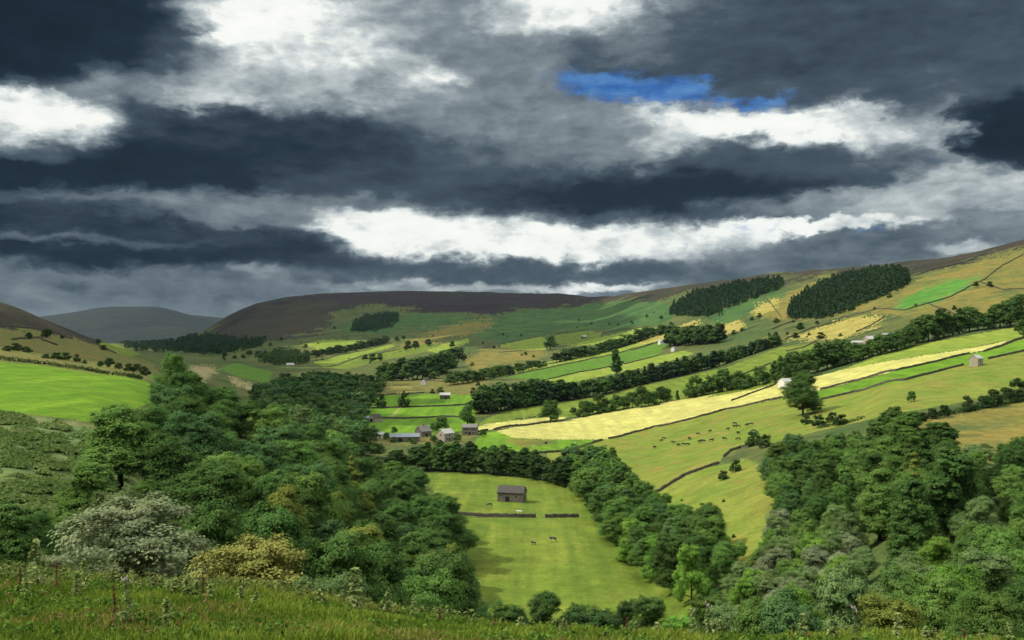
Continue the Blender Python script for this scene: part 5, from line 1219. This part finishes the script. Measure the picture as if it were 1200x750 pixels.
# ------------------------------------------------------------------ sun, clouds added out of view to shade the ground, camera
d = Vector((-math.sin(R(SUN_AZ))*math.cos(R(SUN_EL)), math.cos(R(SUN_AZ))*math.cos(R(SUN_EL)), math.sin(R(SUN_EL))))
def shade_cloud(name, label, poly, zg, H, rad, spacing, seed):
    rng = np.random.default_rng(seed); xs, ys = zip(*poly); V_, F_, o = [], [], 0
    import bmesh
    bm = bmesh.new(); bmesh.ops.create_icosphere(bm, subdivisions=2, radius=1.0)
    sv = np.array([v.co[:] for v in bm.verts]); sf = np.array([[v.index for v in f.verts] for f in bm.faces]); bm.free()
    off = np.array(d)/d.z*(H-zg)
    for gx in np.arange(min(xs), max(xs), spacing):
        for gy in np.arange(min(ys), max(ys), spacing):
            x, y = gx+rng.normal()*spacing*.3, gy+rng.normal()*spacing*.3
            if not in_poly(np.array([x]), np.array([y]), poly)[0]: continue
            r = rad*rng.uniform(.7, 1.35); c = np.array([x, y, zg])+off+np.array([0, 0, rng.uniform(-.3, .5)*rad])
            v = sv*(1+.22*fbm(sv[:, 0]*2+gx, sv[:, 1]*2+sv[:, 2]*1.7+gy, 3, seed)[:, None])
            V_.append(v*np.array([r, r, r*.65])+c); F_.append(sf+o); o += len(sv)
    me = mesh_np(name, np.concatenate(V_), tris=np.concatenate(F_), smooth=True, mats=[SHADE_CLOUDM])
    tag(link(bpy.data.objects.new(name, me)), label, 'shade_cloud', kind='structure')
SHADE_CLOUDM, nt_, N_, L_ = new_mat('shade_cloud_white')
_o = N_.new('ShaderNodeOutputMaterial'); _d = N_.new('ShaderNodeBsdfDiffuse'); _t = N_.new('ShaderNodeBsdfTranslucent'); _m = N_.new('ShaderNodeMixShader')
_d.inputs[0].default_value = _t.inputs[0].default_value = (.85, .86, .88, 1); L_.new(_d.outputs[0], _m.inputs[1]); L_.new(_t.outputs[0], _m.inputs[2]); L_.new(_m.outputs[0], _o.inputs[0])
U = lambda p_, r_: ((p_-CX)/F*r_, r_)
shade_cloud('shade_cloud', 'broad high bank of clouds added out of view to shade the heather moor', [U(190,2700),U(330,2700),U(430,2750),U(560,2350),U(650,2200),U(740,2900),U(720,5600),U(200,5600)], 60, 2500, 130, 150, 4)
shade_cloud('shade_cloud', 'ragged clouds added out of view to shade the river wood', [U(290,640),U(380,600),U(425,640),U(440,1250),U(380,1450),U(280,1100)], -45, 1100, 40, 48, 5)
shade_cloud('shade_cloud', 'wide clouds added out of view to shade the left hill and the valley head', [U(-160,570),U(0,580),U(150,620),U(215,760),U(262,1300),U(330,2100),U(300,3400),U(100,3400),U(-160,1300)], 0, 1900, 75, 92, 6)
HAZE = 0.9e-5
if HAZE:
    hm_, nt_, N_, L_ = new_mat('valley_air'); _o = N_.new('ShaderNodeOutputMaterial'); _v = N_.new('ShaderNodeVolumePrincipled')
    _v.inputs['Density'].default_value = HAZE; _v.inputs['Color'].default_value = (.62, .82, 1.0, 1); L_.new(_v.outputs[0], _o.inputs['Volume'])
    hb = MB(); hb.box(0, 20000, float(Z.min())-1.5, 130000, 60000, float(Z.max())+20-float(Z.min())); hz = hb.build('haze', hm_); tag(hz, 'thin blue air filling the dale', 'haze', kind='stuff')
sl = bpy.data.lights.new('sun', 'SUN'); sl.energy = 4.4; sl.angle = R(.5); sl.color = (1.0, .94, .82)
so = link(bpy.data.objects.new('sun', sl)); so.rotation_euler = d.to_track_quat('Z', 'Y').to_euler(); so.location = d*500
cam = bpy.data.cameras.new('camera'); cam.sensor_width = 36; cam.lens = 36*F/1200; cam.shift_y = (HY-375)/1200
cam.clip_start = .1; cam.clip_end = 60000
co = link(bpy.data.objects.new('camera', cam)); co.rotation_euler = (R(90), 0, 0); scene.camera = co

scene.render.engine = 'CYCLES'
vs = scene.view_settings; vs.view_transform = 'Standard'; vs.look = 'None'; vs.exposure = 0.0; vs.gamma = 1.0; vs.use_curve_mapping = False
cy = scene.cycles; cy.max_bounces = 4; cy.diffuse_bounces = 2; cy.glossy_bounces = 1; cy.transmission_bounces = 2; cy.transparent_max_bounces = 4
cy.sample_clamp_indirect = 3.0; cy.use_denoising = True
try: cy.denoising_prefilter = 'ACCURATE'
except Exception: pass
print('trees', len(TREES))
